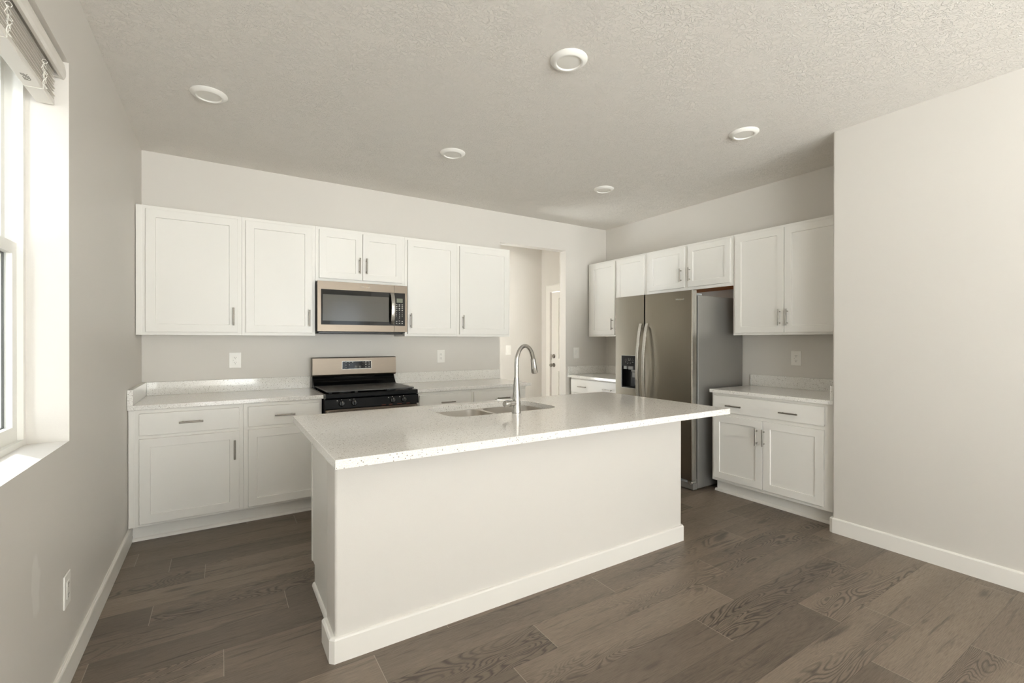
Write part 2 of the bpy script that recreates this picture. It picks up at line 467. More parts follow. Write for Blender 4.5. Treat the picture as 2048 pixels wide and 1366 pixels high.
def slab_with_holes(us, vs, holes, d0, d1, P, hole_bev=0.0, bev_at=None):
    """solid slab from a (u,v) grid with some cells left out; P(u,v,d) gives the point"""
    bm = bmesh.new(); g = {}
    for i, a in enumerate(us):
        for j, b in enumerate(vs):
            g[i, j, 0] = bm.verts.new(P(a, b, d0)); g[i, j, 1] = bm.verts.new(P(a, b, d1))
    nx, ny = len(us) - 1, len(vs) - 1
    solid = lambda i, j: 0 <= i < nx and 0 <= j < ny and (i, j) not in holes
    for i in range(nx):
        for j in range(ny):
            if not solid(i, j): continue
            for s in (0, 1):
                bm.faces.new((g[i, j, s], g[i + 1, j, s], g[i + 1, j + 1, s], g[i, j + 1, s]))
            for (ni, nj, a, b) in ((i - 1, j, (i, j), (i, j + 1)), (i + 1, j, (i + 1, j), (i + 1, j + 1)),
                                   (i, j - 1, (i, j), (i + 1, j)), (i, j + 1, (i, j + 1), (i + 1, j + 1))):
                if not solid(ni, nj):
                    bm.faces.new((g[a + (0,)], g[b + (0,)], g[b + (1,)], g[a + (1,)]))
    for v in [v for v in bm.verts if not v.link_faces]: bm.verts.remove(v)
    if hole_bev:
        es = []
        for (i, j) in holes:
            if j == 0 and False: continue
            for a, b in (((i, j), (i, j + 1)), ((i + 1, j), (i + 1, j + 1)), ((i, j), (i + 1, j)), ((i, j + 1), (i + 1, j + 1))):
                va, vb = g[a + (0,)], g[b + (0,)]
                if not (va.is_valid and vb.is_valid): continue
                e = bm.edges.get((va, vb))
                if e and len(e.link_faces) == 2 and e.calc_face_angle(0) > 1: es.append(e)
        if es: bmesh.ops.bevel(bm, geom=es, offset=hole_bev, segments=4, profile=0.5, affect='EDGES')
    return bm


def add_text(txt, size, mat, parent, M, name='logo', thick=0.0004):
    cu = bpy.data.curves.new(name, 'FONT'); cu.body = txt; cu.size = size; cu.align_x = 'CENTER'; cu.align_y = 'CENTER'
    cu.extrude = thick; cu.resolution_u = 3
    tmp = bpy.data.objects.new('tmp', cu); COL.objects.link(tmp)
    dg = bpy.context.evaluated_depsgraph_get(); dg.update()
    me = bpy.data.meshes.new_from_object(tmp.evaluated_get(dg))
    bpy.data.objects.remove(tmp); bpy.data.curves.remove(cu)
    me.materials.clear(); me.materials.append(MATS[mat]); me.transform(M)
    me.name = name
    o = bpy.data.objects.new(name, me); COL.objects.link(o); o.parent = parent
    return o


# text facing local -Y
def face_y(x, y, z): return Matrix.Translation((x, y, z)) @ Matrix.Rotation(R(90), 4, 'X')


def logo(parent, x, y, z, wd):
    """script wordmark with a swoosh ring around it, on a face that looks along -Y"""
    o = add_text('Whirlpool', wd * 0.235, 'mark', parent, face_y(x, y, z), 'logo')
    bm = bmesh.new(); pts = []
    for k in range(20):
        a = R(-150) + R(265) * k / 19
        pts.append((x + 0.02 * wd + math.cos(a) * wd * 0.26, y, z - 0.01 * wd + math.sin(a) * wd * 0.085 + math.cos(a) * wd * 0.04))
    tube(bm, pts, [wd * 0.006 * (0.4 + 1.2 * math.sin(math.pi * k / 19)) for k in range(20)], 6)
    r = link('ring', bm, 'gold', o); r['label'] = 'gold swoosh around the wordmark'
    return o


# ------------------------------------------------------------------ the setting
H = 2.7958
XR = 4.818
XS, YS = 4.1367, -2.9645        # corner of the stub wall on the right

# floor of planks running along X
bm = bmesh.new()
uvp = bm.loops.layers.uv.new('plank'); uve = bm.loops.layers.uv.new('edge'); rc = bm.loops.layers.float_color.new('rnd')
PW, PL = 0.191, 1.226
known = {-2: 0.984, 0: 0.257, 1: 0.434, 3: 0.224, 4: 0.799, 6: 0.522, 7: 1.41, 8: 1.063, 9: 1.756, 10: 1.525, 11: 2.443, 12: 3.004, 13: 3.252, 14: 2.811}
rng = random.Random(21)
X0f, X1f, Y0f, Y1f = -0.02, 4.96, YR - 0.02, 1.30
for k in range(-13, 41):
    ya, yb = -1.0 - PW * k, -1.0 - PW * (k + 1)
    if yb > Y1f or ya < Y0f: continue
    j0 = known.get(k, rng.uniform(0, PL)) % PL - PL
    x = j0
    while x < X1f:
        xa, xb = max(x, X0f), min(x + PL, X1f); ca, cb = min(ya, Y1f), max(yb, Y0f)
        rnd = (rng.random(), rng.random(), rng.random(), 1)
        if xb > xa + 1e-4 and ca > cb:
            f = bm.faces.new([bm.verts.new(p) for p in ((xa, cb, 0), (xb, cb, 0), (xb, ca, 0), (xa, ca, 0))])
            for l in f.loops:
                px, py = l.vert.co.x - x, l.vert.co.y - yb
                l[uvp].uv = (px, py); l[uve].uv = (py / PW, px / PL); l[rc] = rnd
        x += PL
bmesh.ops.remove_doubles(bm, verts=bm.verts[:], dist=1e-5)
structure('floor', bm, 'floor')
structure('ceiling', B(-0.22, 4.96, YR - 0.14, 1.30, H, H + 0.08), 'ceiling')

# left wall with its two window openings
WY0, WY1, WZ0, WZ1 = -3.60, -2.0, 0.938, 2.445
us = [YR, -9.2, -6.6, WY0, WY1, 0.0]; vs = [0, 0.38, WZ0, WZ1, H]
structure('wall_left', slab_with_holes(us, vs, {(1, 1), (1, 2), (3, 2)}, 0.0, -0.21, lambda u, v, d: (d, u, v), 0.008), 'wall', True)
# back wall with the passage opening
us = [-0.21, 3.191, 4.142, 4.95]; vs = [0, 2.455, H]
structure('wall_back', slab_with_holes(us, vs, {(1, 0)}, 0.0, 0.115, lambda u, v, d: (u, d, v), 0.012), 'wall', True)
structure('wall_alcove', B(XR, 4.95, YS, 0.0, 0, H), 'wall')
rr = 0.014
cpts = [(XS + rr - rr * math.cos(a), YS - rr + rr * math.sin(a)) for a in [R(90) * k / 5 for k in range(6)]]
bm = prism(bmesh.new(), [(XS, YR)] + cpts + [(4.95, YS), (4.95, YR)], 0, H)
structure('wall_right', bm, 'wall', True)
us = [-0.21, 0.5, 2.9, 3.0, 3.95, 4.95]; vs = [0, 0.02, 0.38, 2.11, WZ1, H]
structure('wall_rear', slab_with_holes(us, vs, {(1, 1), (1, 2), (3, 2), (3, 3)}, YR, YR - 0.13, lambda u, v, d: (u, d, v)), 'wall')
# passage behind the opening
XH, YH = 4.62, 1.17
structure('wall_hall_back', B(2.68, 4.95, YH, YH + 0.1, 0, H), 'wall')
us = [0.115, 0.130, 0.945, YH]; vs = [0, 2.052, H]
structure('wall_hall_right', slab_with_holes(us, vs, {(1, 0)}, XH, XH + 0.11, lambda u, v, d: (d, u, v)), 'wall')
us = [0.115, 0.135, 1.15, YH]; vs = [0, 0.10, 2.66, H]
structure('wall_hall_left', slab_with_holes(us, vs, {(1, 1)}, 2.8, 2.68, lambda u, v, d: (d, u, v)), 'wall')


def base_profile(h=0.103, t=0.0145):
    return [(0, 0), (t, 0), (t, h - 0.008), (t - 0.003, h - 0.002), (t - 0.007, h), (0, h)]


def baseboard(name, a, b, inward, h=0.103):
    """straight run from a to b on the floor, standing off along inward"""
    a, b, n = Vector(a), Vector(b), Vector(inward)
    bm = bmesh.new(); r0, r1 = [], []
    for d, z in base_profile(h):
        r0.append(bm.verts.new((a.x + n.x * d, a.y + n.y * d, z))); r1.append(bm.verts.new((b.x + n.x * d, b.y + n.y * d, z)))
    k = len(r0)
    bm.faces.new(r0); bm.faces.new(r1)
    for i in range(k): bm.faces.new((r0[i], r0[(i + 1) % k], r1[(i + 1) % k], r1[i]))
    return structure(name, bm, 'trim')


baseboard('baseboard_left', (0, YR, 0), (0, -0.568, 0), (1, 0, 0))
# right baseboard turns the stub corner with a clipped corner piece
def base_run(name, outer, inner, h=0.103, struct_=True, parent=None, mat='trim'):
    bm = bmesh.new(); n = len(outer); cols = []
    for o_, i_ in zip(outer, inner):
        o_, i_ = Vector(o_ + (0,)), Vector(i_ + (0,)); t = (o_ - i_)
        cols.append([bm.verts.new((p.x, p.y, z)) for p, z in ((i_, 0), (o_, 0), (o_, h - 0.008), (i_ + t * 0.78, h - 0.002), (i_ + t * 0.5, h), (i_, h))])
    for a, b in zip(cols, cols[1:]):
        for k in range(6): bm.faces.new((a[k], a[(k + 1) % 6], b[(k + 1) % 6], b[k]))
    bm.faces.new(cols[0]); bm.faces.new(cols[-1])
    if struct_: return structure(name, bm, mat)
    return link(name, bm, mat, parent)


T = 0.0145
base_run('baseboard_right', [(XS - T, YR), (XS - T, YS - 0.006), (XS - 0.004, YS + T), (XS + 0.06, YS + T)],
         [(XS, YR), (XS, YS - rr), (XS + rr * 0.6, YS), (XS + 0.06, YS)])
baseboard('baseboard_hall', (2.8, YH, 0), (XH - 0.01, YH, 0), (0, -1, 0))


# window 1 (left wall): frame, two sashes, panes
def window(name, P, u0, u1, z0, z1, split):
    """P(u, z, d): d = distance outward from the room face of the frame"""
    w_ = thing(name, '', '', kind='structure')
    fw, sw_ = 0.022, 0.044
    def rect_frame(nm, a0, a1, b0, b1, t, d0, d1, par, bev=0.002, tb=None):
        bm = slab_with_holes([a0, a0 + t, a1 - t, a1], [b0, b0 + (tb or t), b1 - t, b1], {(1, 1)}, d0, d1, P)
        return link(nm, bm, 'vinyl', par)
    rect_frame('window_frame', u0, u1, z0, z1, fw, 0.0, 0.085, w_)
    lo = rect_frame('lower_sash', u0 + fw, u1 - fw, z0 + fw, split + 0.035, sw_, 0.018, 0.045, w_, tb=0.055)
    up = rect_frame('upper_sash', u0 + fw, u1 - fw, split - 0.01, z1 - fw, 0.036, 0.050, 0.076, w_)
    for (par, a, b, d, t) in ((lo, z0 + fw + 0.055, split - 0.009, 0.034, sw_), (up, split + 0.026, z1 - fw - 0.036, 0.064, 0.036)):
        bm = bmesh.new()
        f = bm.faces.new([bm.verts.new(P(u, z, d)) for u, z in ((u0 + fw + t, a), (u1 - fw - t, a), (u1 - fw - t, b), (u0 + fw + t, b))])
        bmesh.ops.solidify(bm, geom=[f], thickness=0.004)
        link('pane', bm, 'glass', par)
        # dark spacer bar at the edge of the glass
        bm = slab_with_holes([u0 + fw + t - .001, u0 + fw + t + 0.004, u1 - fw - t - 0.004, u1 - fw - t + .001], [a - .001, a + 0.004, b - 0.004, b + .001], {(1, 1)}, d + 0.006, d + 0.012, P)
        s = link('glass_spacer', bm, 'black_matte', par)
    return w_, lo, up


win1, losash, upsash = window('window_1', lambda u, z, d: (-0.124 - d, u, z), WY0, WY1, WZ0, WZ1, 1.672)
bm = B(-0.1985, -0.193, -2.066, -2.058, 2.345, 2.375, 0.001)
link('latch', bm, 'grey_plastic', upsash)
window('window_2', lambda u, z, d: (-0.124 - d, u, z), -9.2, -6.6, 0.38, WZ1, 1.40)
window('window_3', lambda u, z, d: (u, YR - 0.03 - d, z), 3.0, 3.95, 0.38, WZ1, 1.40)
window('window_4', lambda u, z, d: (2.765 - d, u, z), 0.135, 1.15, 0.10, 2.66, 1.5)  # unseen window added to brighten the passage
# outside: added lap-sided wall, fin and ground strip that dim the left window
bm = bmesh.new()
prof = [(-3.75, -0.3)]
for k in range(44): prof += [(-3.60, -0.3 + k * 0.17), (-3.618, -0.3 + k * 0.17 + 0.168)]
prof += [(-3.75, -0.3 + 44 * 0.17)]
prism(bm, [(x, z) for x, z in prof], -6.8, 7.0, 'y')
structure('wall_outside', bm, 'siding')  # invented neighbour wall, cuts the sky seen from the window jamb
structure('wall_bay', B(-1.05, -0.215, -5.3, -3.66, -0.3, 3.2), 'siding')  # invented bump-out, blocks oblique daylight reaching the jamb
structure('ground', B(-3.75, -0.215, -6.8, 7.0, -0.35, -0.30), 'gravel')  # added strip, hides the bright lower world from the window
# sliding patio door behind the camera
pd = thing('door_2', '', '', kind='structure')
for (a, b, dy) in ((0.5, 1.72, 0.05), (1.68, 2.9, 0.09)):
    P_ = lambda u, z, d, dy=dy: (u, YR - dy - d, z)
    f = link('door_panel', slab_with_holes([a, a + 0.075, b - 0.075, b], [0.02, 0.12, 2.03, 2.11], {(1, 1)}, 0, 0.035, P_), 'vinyl', pd)
    link('pane', B(a + 0.075, b - 0.075, YR - dy - 0.021, YR - dy - 0.017, 0.12, 2.03), 'glass', f)

# hall door
dr = thing('door_1', '', '', (XH, 0, 0), kind='structure')
bm = slab_with_holes([0.02 + 0.115, 0.25, 0.775, 0.94], [0.006, 0.24, 0.90, 1.08, 1.95, 2.046], {(1, 1), (1, 3)}, 0.016, 0.05, lambda u, v, d: (d, u, v))
for (a, b) in ((0.24, 0.90), (1.08, 1.95)):
    box(bm, 0.028, 0.048, 0.25, 0.775, a, b)
    box(bm, 0.018, 0.03, 0.29, 0.735, a + 0.04, b - 0.04, 0.006)
slab = link('door_slab', bm, 'trim', dr)
bm = bmesh.new(); cw = 0.092
box(bm, -0.016, 0.0, 0.945, 0.945 + cw, 0, 2.052, 0.002); box(bm, -0.016, 0.0, 0.118, 0.945 + cw, 2.052, 2.052 + cw, 0.002)
box(bm, -0.019, 0.0, 0.118, 0.945 + cw + 0.006, 2.052 + cw, 2.052 + cw + 0.012, 0.002)
link('casing', bm, 'trim', dr)
bm = lathe(bmesh.new(), [(0.004, -0.055), (0.020, -0.054), (0.027, -0.042), (0.026, -0.030), (0.014, -0.018), (0.012, 0.006), (0.030, 0.008), (0.032, 0.0155)], 24, (0, 0.885, 0.982), 'x')
k_ = link('door_knob', bm, 'nickel', slab, True); k_['label'] = 'brushed nickel door knob'
bm = lathe(bmesh.new(), [(0.018, -0.004), (0.024, -0.002), (0.031, 0.010), (0.032, 0.0155)], 24, (0, 0.885, 1.112), 'x')
box(bm, -0.012, -0.003, 0.879, 0.891, 1.098, 1.126, 0.002)
k_ = link('deadbolt', bm, 'nickel', slab, True); k_['label'] = 'brushed nickel deadbolt'
bm = B(0.006, 0.0155, 0.9405, 0.9445, 1.06, 1.14); link('strike_plate', bm, 'nickel', dr)


# ------------------------------------------------------------------ cabinet pieces (fronts look along local -Y)
def handle(parent, x, y, z, vertical, ln=0.137):
    """bar pull; y = face it is screwed to"""
    bm = bmesh.new(); r = 0.006; off = 0.030; h = ln / 2
    if vertical:
        tube(bm, [(x, y - off, z - h), (x, y - off, z + h)], r, 12)
        for s in (-1, 1): tube(bm, [(x, y + 0.001, z + s * 0.048), (x, y - off, z + s * 0.048)], 0.0045, 8)
    else:
        tube(bm, [(x - h, y - off, z), (x + h, y - off, z)], r, 12)
        for s in (-1, 1): tube(bm, [(x + s * 0.048, y + 0.001, z), (x + s * 0.048, y - off, z)], 0.0045, 8)
    o = link('handle', bm, 'nickel', parent, True); o['label'] = 'brushed nickel bar handle'
    return o


def shaker(x0, x1, z0, z1, y, t=0.019, rail=0.057, rec=0.008):
    """five-piece door: frame with a recessed flat panel, front at y - t"""
    bm = bmesh.new(); e = 0.0018
    F, Bk = y - t, y
    def ring(ax0, ax1, az0, az1, yy): return [bm.verts.new(p) for p in ((ax0, yy, az0), (ax1, yy, az0), (ax1, yy, az1), (ax0, yy, az1))]
    rs = [ring(x0, x1, z0, z1, Bk), ring(x0, x1, z0, z1, F + e), ring(x0 + e, x1 - e, z0 + e, z1 - e, F),
          ring(x0 + rail, x1 - rail, z0 + rail, z1 - rail, F), ring(x0 + rail + 0.0025, x1 - rail - 0.0025, z0 + rail + 0.0025, z1 - rail - 0.0025, F + rec)]
    bm.faces.new(rs[0]); bm.faces.new(rs[-1])
    for a, b in zip(rs, rs[1:]):
        for k in range(4): bm.faces.new((a[k], a[(k + 1) % 4], b[(k + 1) % 4], b[k]))
    return bm


def slab_front(x0, x1, z0, z1, y, t=0.019):
    return B(x0, x1, y - t, y, z0, z1, 0.002, 2)


def face_frame(x0, x1, z0, z1, y, openings, t=0.019):
    """flat frame behind the doors with the cabinet's openings cut through"""
    us = sorted({x0, x1} | {o[0] for o in openings} | {o[1] for o in openings})
    vs = sorted({z0, z1} | {o[2] for o in openings} | {o[3] for o in openings})
    holes = set()
    for i in range(len(us) - 1):
        for j in range(len(vs) - 1):
            cx, cz = (us[i] + us[i + 1]) / 2, (vs[j] + vs[j + 1]) / 2
            if any(o[0] < cx < o[1] and o[2] < cz < o[3] for o in openings): holes.add((i, j))
    return slab_with_holes(us, vs, holes, y - t, y, lambda u, v, d: (u, d, v))


def wall_cabinet(label, loc, rz, wd, z0, z1, dep, doors, group, name='wall_cabinet', wood=False, filler=None):
    """z0..z1 absolute; doors: (x0, x1, za, zb, handle_x, handle_z)"""
    t = thing(name, label, 'cabinet', (loc[0], loc[1], z0), rz, group)
    hh = z1 - z0
    link('carcass', B(0.0015, wd - 0.0015, -dep + 0.019, -0.003, 0.012 if wood else 0.002, hh - 0.002), 'cabinet', t)
    if wood:
        u = link('bottom_panel', B(0.003, wd - 0.003, -dep + 0.0195, -0.004, 0.004, 0.0115), 'wood', t); u['label'] = 'bare brown wood underside'
    link('face_frame', B(0.0005, wd - 0.0005, -dep, -dep + 0.0185, 0.0, hh, 0.0012), 'cabinet', t)
    if filler:
        link('filler_strip', B(filler[0], filler[1], -dep - 0.0005, -dep + 0.018, 0.0, hh, 0.0008), 'cabinet', t)
    for (a, b, za, zb, hx, hz) in doors:
        d = link('door', shaker(a, b, za - z0, zb - z0, -dep - 0.001), 'cabinet', t)
        if hx is not None: handle(d, hx, -dep - 0.020, hz - z0, True)
    return t


def base_cabinet(label, loc, rz, wd, dep, doors, drawers, group, toe_ext=(0, 0), toe_l=0.0, toe_r=0.0, zt=0.883, name='base_cabinet', filler=None):
    t = thing(name, label, 'cabinet', (loc[0], loc[1], 0), rz, group)
    link('carcass', B(0.0015, wd - 0.0015, -dep + 0.019, -0.003, 0.112, zt - 0.001), 'cabinet', t)
    link('face_frame', B(0.0005, wd - 0.0005, -dep, -dep + 0.0185, 0.112, zt, 0.0012), 'cabinet', t)
    link('toe_kick', B(toe_l, wd - toe_r, -dep + 0.075, -0.004, 0.0, 0.1115), 'cabinet', t)
    # quarter-round shoe moulding along the foot
    r = 0.017; y = -dep + 0.075
    q = [(y, 0.0)] + [(y - r * math.cos(a), r * 1.25 * math.sin(a)) for a in [R(90) * k / 5 for k in range(6)]]
    link('shoe_moulding', prism(bmesh.new(), q, toe_l - toe_ext[0], wd - toe_r + toe_ext[1], 'x'), 'trim', t)
    if filler: link('filler_strip', B(filler[0], filler[1], -dep - 0.0005, -dep + 0.018, 0.1125, zt - 0.0005, 0.0008), 'cabinet', t)
    for (a, b, za, zb, hx, hz) in doors:
        d = link('door', shaker(a, b, za, zb, -dep - 0.001), 'cabinet', t)
        if hx is not None: handle(d, hx, -dep - 0.020, hz, True)
    for (a, b, za, zb, hs) in drawers:
        d = link('drawer', slab_front(a, b, za, zb, -dep - 0.001), 'cabinet', t)
        for hx, hz in hs: handle(d, hx, -dep - 0.020, hz, False)
    return t


# ------------------------------------------------------------------ wall cabinets over the range wall
UB, UT, UD = 1.379, 2.305, 0.322
ZA, ZB = 1.401, 2.279
gA = 'white shaker wall cabinets on the range wall'
def up(label, x0, x1, z0, doors, **kw):
    doors = [(a - x0, b - x0, za, zb, (None if hx is None else hx - x0), hz) for (a, b, za, zb, hx, hz) in doors]
    return wall_cabinet(label, (x0, -0.001, 0), 0, x1 - x0, z0, UT, UD, doors, gA, **kw)


up('wide single-door white wall cabinet in the corner by the window wall', 0.003, 0.652, UB, [(0.060, 0.626, ZA, ZB, 0.597, 1.523)], filler=(0.001, 0.032))
up('single-door white wall cabinet directly left of the microwave', 0.652, 1.187, UB, [(0.678, 1.162, ZA, ZB, 1.136, 1.524)])
up('short two-door white wall cabinet directly above the microwave', 1.187, 1.964, 1.842, [(1.216, 1.5735, 1.869, ZB, 1.547, 1.994), (1.5775, 1.934, 1.869, ZB, 1.606, 1.994)])
up('single-door white wall cabinet directly right of the microwave', 1.964, 2.501, UB, [(1.988, 2.479, ZA, ZB, 2.014, 1.524)])
up('white wall cabinet at the passage end of the range wall', 2.501, 3.119, UB, [(2.524, 3.098, ZA, ZB, 2.556, 1.522)])

# ------------------------------------------------------------------ wall cabinets on the refrigerator wall (local x runs towards the viewer)
gB = 'white shaker wall cabinets on the refrigerator wall'
UDR = 0.3275
def upr(label, y0, y1, z0, doors, **kw):
    doors = [(y0 - a, y0 - b, za, zb, (None if hx is None else y0 - hx), hz) for (a, b, za, zb, hx, hz) in doors]
    return wall_cabinet(label, (XR - 0.001, y0, 0), R(-90), y0 - y1, z0, 2.307, UDR, doors, gB, **kw)


UBR = 1.389
upr('tall two-door white wall cabinet in the far corner left of the refrigerator', -0.036, -0.984, UBR,
    [(-0.095, -0.509, 1.409, 2.285, -0.512 + 0.03, 1.534), (-0.540, -0.962, 1.409, 2.285, -0.567, 1.534)])
upr('short two-door white wall cabinet above the refrigerator', -0.984, -2.002, 1.846,
    [(-1.029, -1.484, 1.875, 2.284, -1.450, 2.0), (-1.526, -1.981, 1.875, 2.284, -1.552, 2.0)], wood=True)
upr('two-door white wall cabinet beside the right wall stub', -2.002, -2.960, UBR,
    [(-2.028, -2.4605, 1.408, 2.283, -2.431, 1.535), (-2.4645, -2.900, 1.408, 2.283, -2.492, 1.534)])

# ------------------------------------------------------------------ base cabinets
gC = 'white shaker base cabinets on the range wall'
BD, DZ0, DZ1, RZ0, RZ1 = 0.634, 0.131, 0.690, 0.712, 0.857
def bs(label, x0, x1, door, drawer, **kw):
    doors = [(a - x0, b - x0, DZ0, DZ1, (None if hx is None else hx - x0), hz) for (a, b, hx, hz) in door]
    drawers = [(a - x0, b - x0, RZ0, RZ1, [(h - x0, 0.786) for h in hs]) for (a, b, hs) in drawer]
    return base_cabinet(label, (x0, -0.001, 0), 0, x1 - x0, BD, doors, drawers, gC, **kw)


bs('white base cabinet with drawer over door in the window wall corner', 0.003, 0.651, [(0.060, 0.624, 0.596, 0.562)], [(0.060, 0.624, [0.342])], filler=(0.0, 0.032), toe_l=0.012)
bs('white base cabinet with drawer over door left of the stove', 0.651, 1.184, [(0.680, 1.163, 1.132, 0.562)], [(0.680, 1.163, [0.9195])])
bs('white base cabinet with drawer over door right of the stove', 1.962, 2.500, [(1.984, 2.482, 2.012, 0.562)], [(1.984, 2.482, [2.2485])])
bs('white base cabinet with drawer over door at the passage end', 2.500, 3.115, [(2.519, 3.090, 2.550, 0.562)], [(2.519, 3.090, [2.831])])

gD = 'white shaker base cabinets on the refrigerator wall'
def bsr(label, y0, y1, door, drawer, **kw):
    doors = [(y0 - a, y0 - b, za, zb, y0 - hx, hz) for (a, b, za, zb, hx, hz) in door]
    drawers = [(y0 - a, y0 - b, za, zb, [(y0 - h, 0.784) for h in hs]) for (a, b, za, zb, hs) in drawer]
    return base_cabinet(label, (XR - 0.001, y0, 0), R(-90), y0 - y1, 0.612, doors, drawers, gD, **kw)


bsr('white base cabinet in the far corner left of the refrigerator', -0.030, -0.950,
    [(-0.049, -0.488, 0.140, 0.692, -0.455, 0.562), (-0.492, -0.930, 0.140, 0.692, -0.525, 0.562)], [(-0.049, -0.930, 0.710, 0.868, [-0.277, -0.703])])
bsr('white base cabinet with wide two-handle drawer beside the right wall stub', -1.984, -2.956,
    [(-2.006, -2.4415, 0.140, 0.692, -2.399, 0.561), (-2.4455, -2.887, 0.140, 0.692, -2.458, 0.562)],
    [(-2.006, -2.890, 0.722, 0.862, [-2.207, -2.651])], toe_ext=(0.014, 0))

# ------------------------------------------------------------------ worktops
gW = 'speckled white quartz worktops along the walls'
CT0, CT1, SP = 0.8845, 0.914, 1.0175
CF = -0.667
t = thing('countertop', 'speckled quartz worktop left of the stove with corner splash', 'countertop', (0.001, -0.001, CT0), 0, gW)
link('worktop', B(0, 1.190, CF, 0, 0, CT1 - CT0, 0.002, 2), 'quartz', t)
link('backsplash', B(0.0305, 1.190, -0.020, 0, CT1 - CT0 + 0.0003, SP - CT0, 0.0015), 'quartz', t)
link('side_splash', B(0, 0.030, CF, 0, CT1 - CT0 + 0.0003, SP - CT0, 0.0015), 'quartz', t)
t = thing('countertop', 'speckled quartz worktop between the stove and the passage', 'countertop', (1.959, -0.001, CT0), 0, gW)
link('worktop', B(0, 1.206, CF, 0, 0, CT1 - CT0, 0.002, 2), 'quartz', t)
link('backsplash', B(0, 1.212, -0.020, 0, CT1 - CT0 + 0.0003, SP - CT0, 0.0015), 'quartz', t)
t = thing('countertop', 'speckled quartz worktop in the far corner left of the refrigerator', 'countertop', (XR - 0.001, -0.001, CT0), R(-90), gW)
link('worktop', B(0, 0.955, -0.650, 0, 0, CT1 - CT0, 0.002, 2), 'quartz', t)
link('backsplash', B(0.0205, 0.955, -0.020, 0, CT1 - CT0 + 0.0003, SP - CT0, 0.0015), 'quartz', t)
link('side_splash', B(0, 0.020, -0.650, 0, CT1 - CT0 + 0.0003, SP - CT0, 0.0015), 'quartz', t)
t = thing('countertop', 'speckled quartz worktop between the refrigerator and right wall stub', 'countertop', (XR - 0.001, -1.980, CT0), R(-90), gW)
link('worktop', B(0, 0.980, -0.650, 0, 0, CT1 - CT0, 0.002, 2), 'quartz', t)
link('backsplash', B(0, 0.955, -0.020, 0, CT1 - CT0 + 0.0003, SP - CT0, 0.0015), 'quartz', t)
link('side_splash', B(0.9555, 0.980, -0.650, 0, CT1 - CT0 + 0.0003, SP - CT0, 0.0015), 'quartz', t)

# ------------------------------------------------------------------ island
IX0, IX1, IY0, IY1 = 0.9128, 3.1318, -2.4876, -2.320
ITB = 0.879
t = thing('kitchen_island', 'white kitchen island base with smooth painted front and baseboard', 'kitchen island', (0, 0, 0))
r = 0.013
def rounded_wall():
    p = []
    for cx, cy, a0 in ((IX0 + r, IY0 + r, 180), (IX1 - r, IY0 + r, 270)):
        for k in range(6):
            a = R(a0 + 90 * k / 5); p.append((cx + r * math.cos(a), cy + r * math.sin(a)))
    return p + [(IX1, IY1), (IX0, IY1)]


o = link('front_wall', prism(bmesh.new(), rounded_wall(), 0.0, ITB), 'wall', t, True)
base_run('baseboard', [(IX0 - T - 0.008, IY1), (IX0 - T - 0.008, IY0 + 0.003), (IX0 - 0.004, IY0 - T), (IX1 + 0.004, IY0 - T), (IX1 + T + 0.004, IY0 + 0.004), (IX1 + T + 0.004, IY1)],
         [(IX0, IY1), (IX0, IY0 + r), (IX0 + r * 0.6, IY0), (IX1 - r * 0.6, IY0), (IX1, IY0 + r), (IX1, IY1)], struct_=False, parent=t)
CX0, CX1, CY1 = 0.946, 3.098, -1.735
pts = [(IY1 + 0.001, 0.0), (CY1 - 0.06, 0.0), (CY1 - 0.06, 0.112), (CY1 - 0.002, 0.112), (CY1 - 0.002, ITB), (IY1 + 0.001, ITB)]
bm = bmesh.new(); prism(bm, pts, CX0, CX0 + 0.016, 'x'); link('side_panel', bm, 'cabinet', t)
bm = bmesh.new(); prism(bm, pts, CX1 - 0.016, CX1, 'x'); link('side_panel', bm, 'cabinet', t)
link('scribe_moulding', B(CX0 - 0.006, CX0, IY1, IY1 + 0.022, 0.0, ITB), 'cabinet', t)
bm = bmesh.new()
box(bm, CX0 + 0.0165, CX1 - 0.0165, CY1 - 0.012, CY1 - 0.002, 0.112, ITB); box(bm, CX0 + 0.0165, CX1 - 0.0165, IY1 + 0.001, CY1 - 0.012, 0.112, 0.13)
link('carcass', bm, 'cabinet', t)
link('face_frame', B(CX0 - 0.005, CX1 + 0.005, CY1 - 0.0015, CY1 + 0.017, 0.112, ITB), 'cabinet', t)
link('toe_kick', B(CX0 + 0.0165, CX1 - 0.0165, CY1 - 0.08, CY1 - 0.065, 0, 0.1115), 'cabinet', t)
for (sx, s) in ((CX0, -1), (CX1, 1)):
    q = [(sx, 0.0)] + [(sx + s * 0.014 * math.cos(a), 0.021 * math.sin(a)) for a in [R(90) * k / 5 for k in range(6)]]
    bm = prism(bmesh.new(), q, IY1 + 0.0, CY1 - 0.06, 'y'); link('shoe_moulding', bm, 'trim', t)
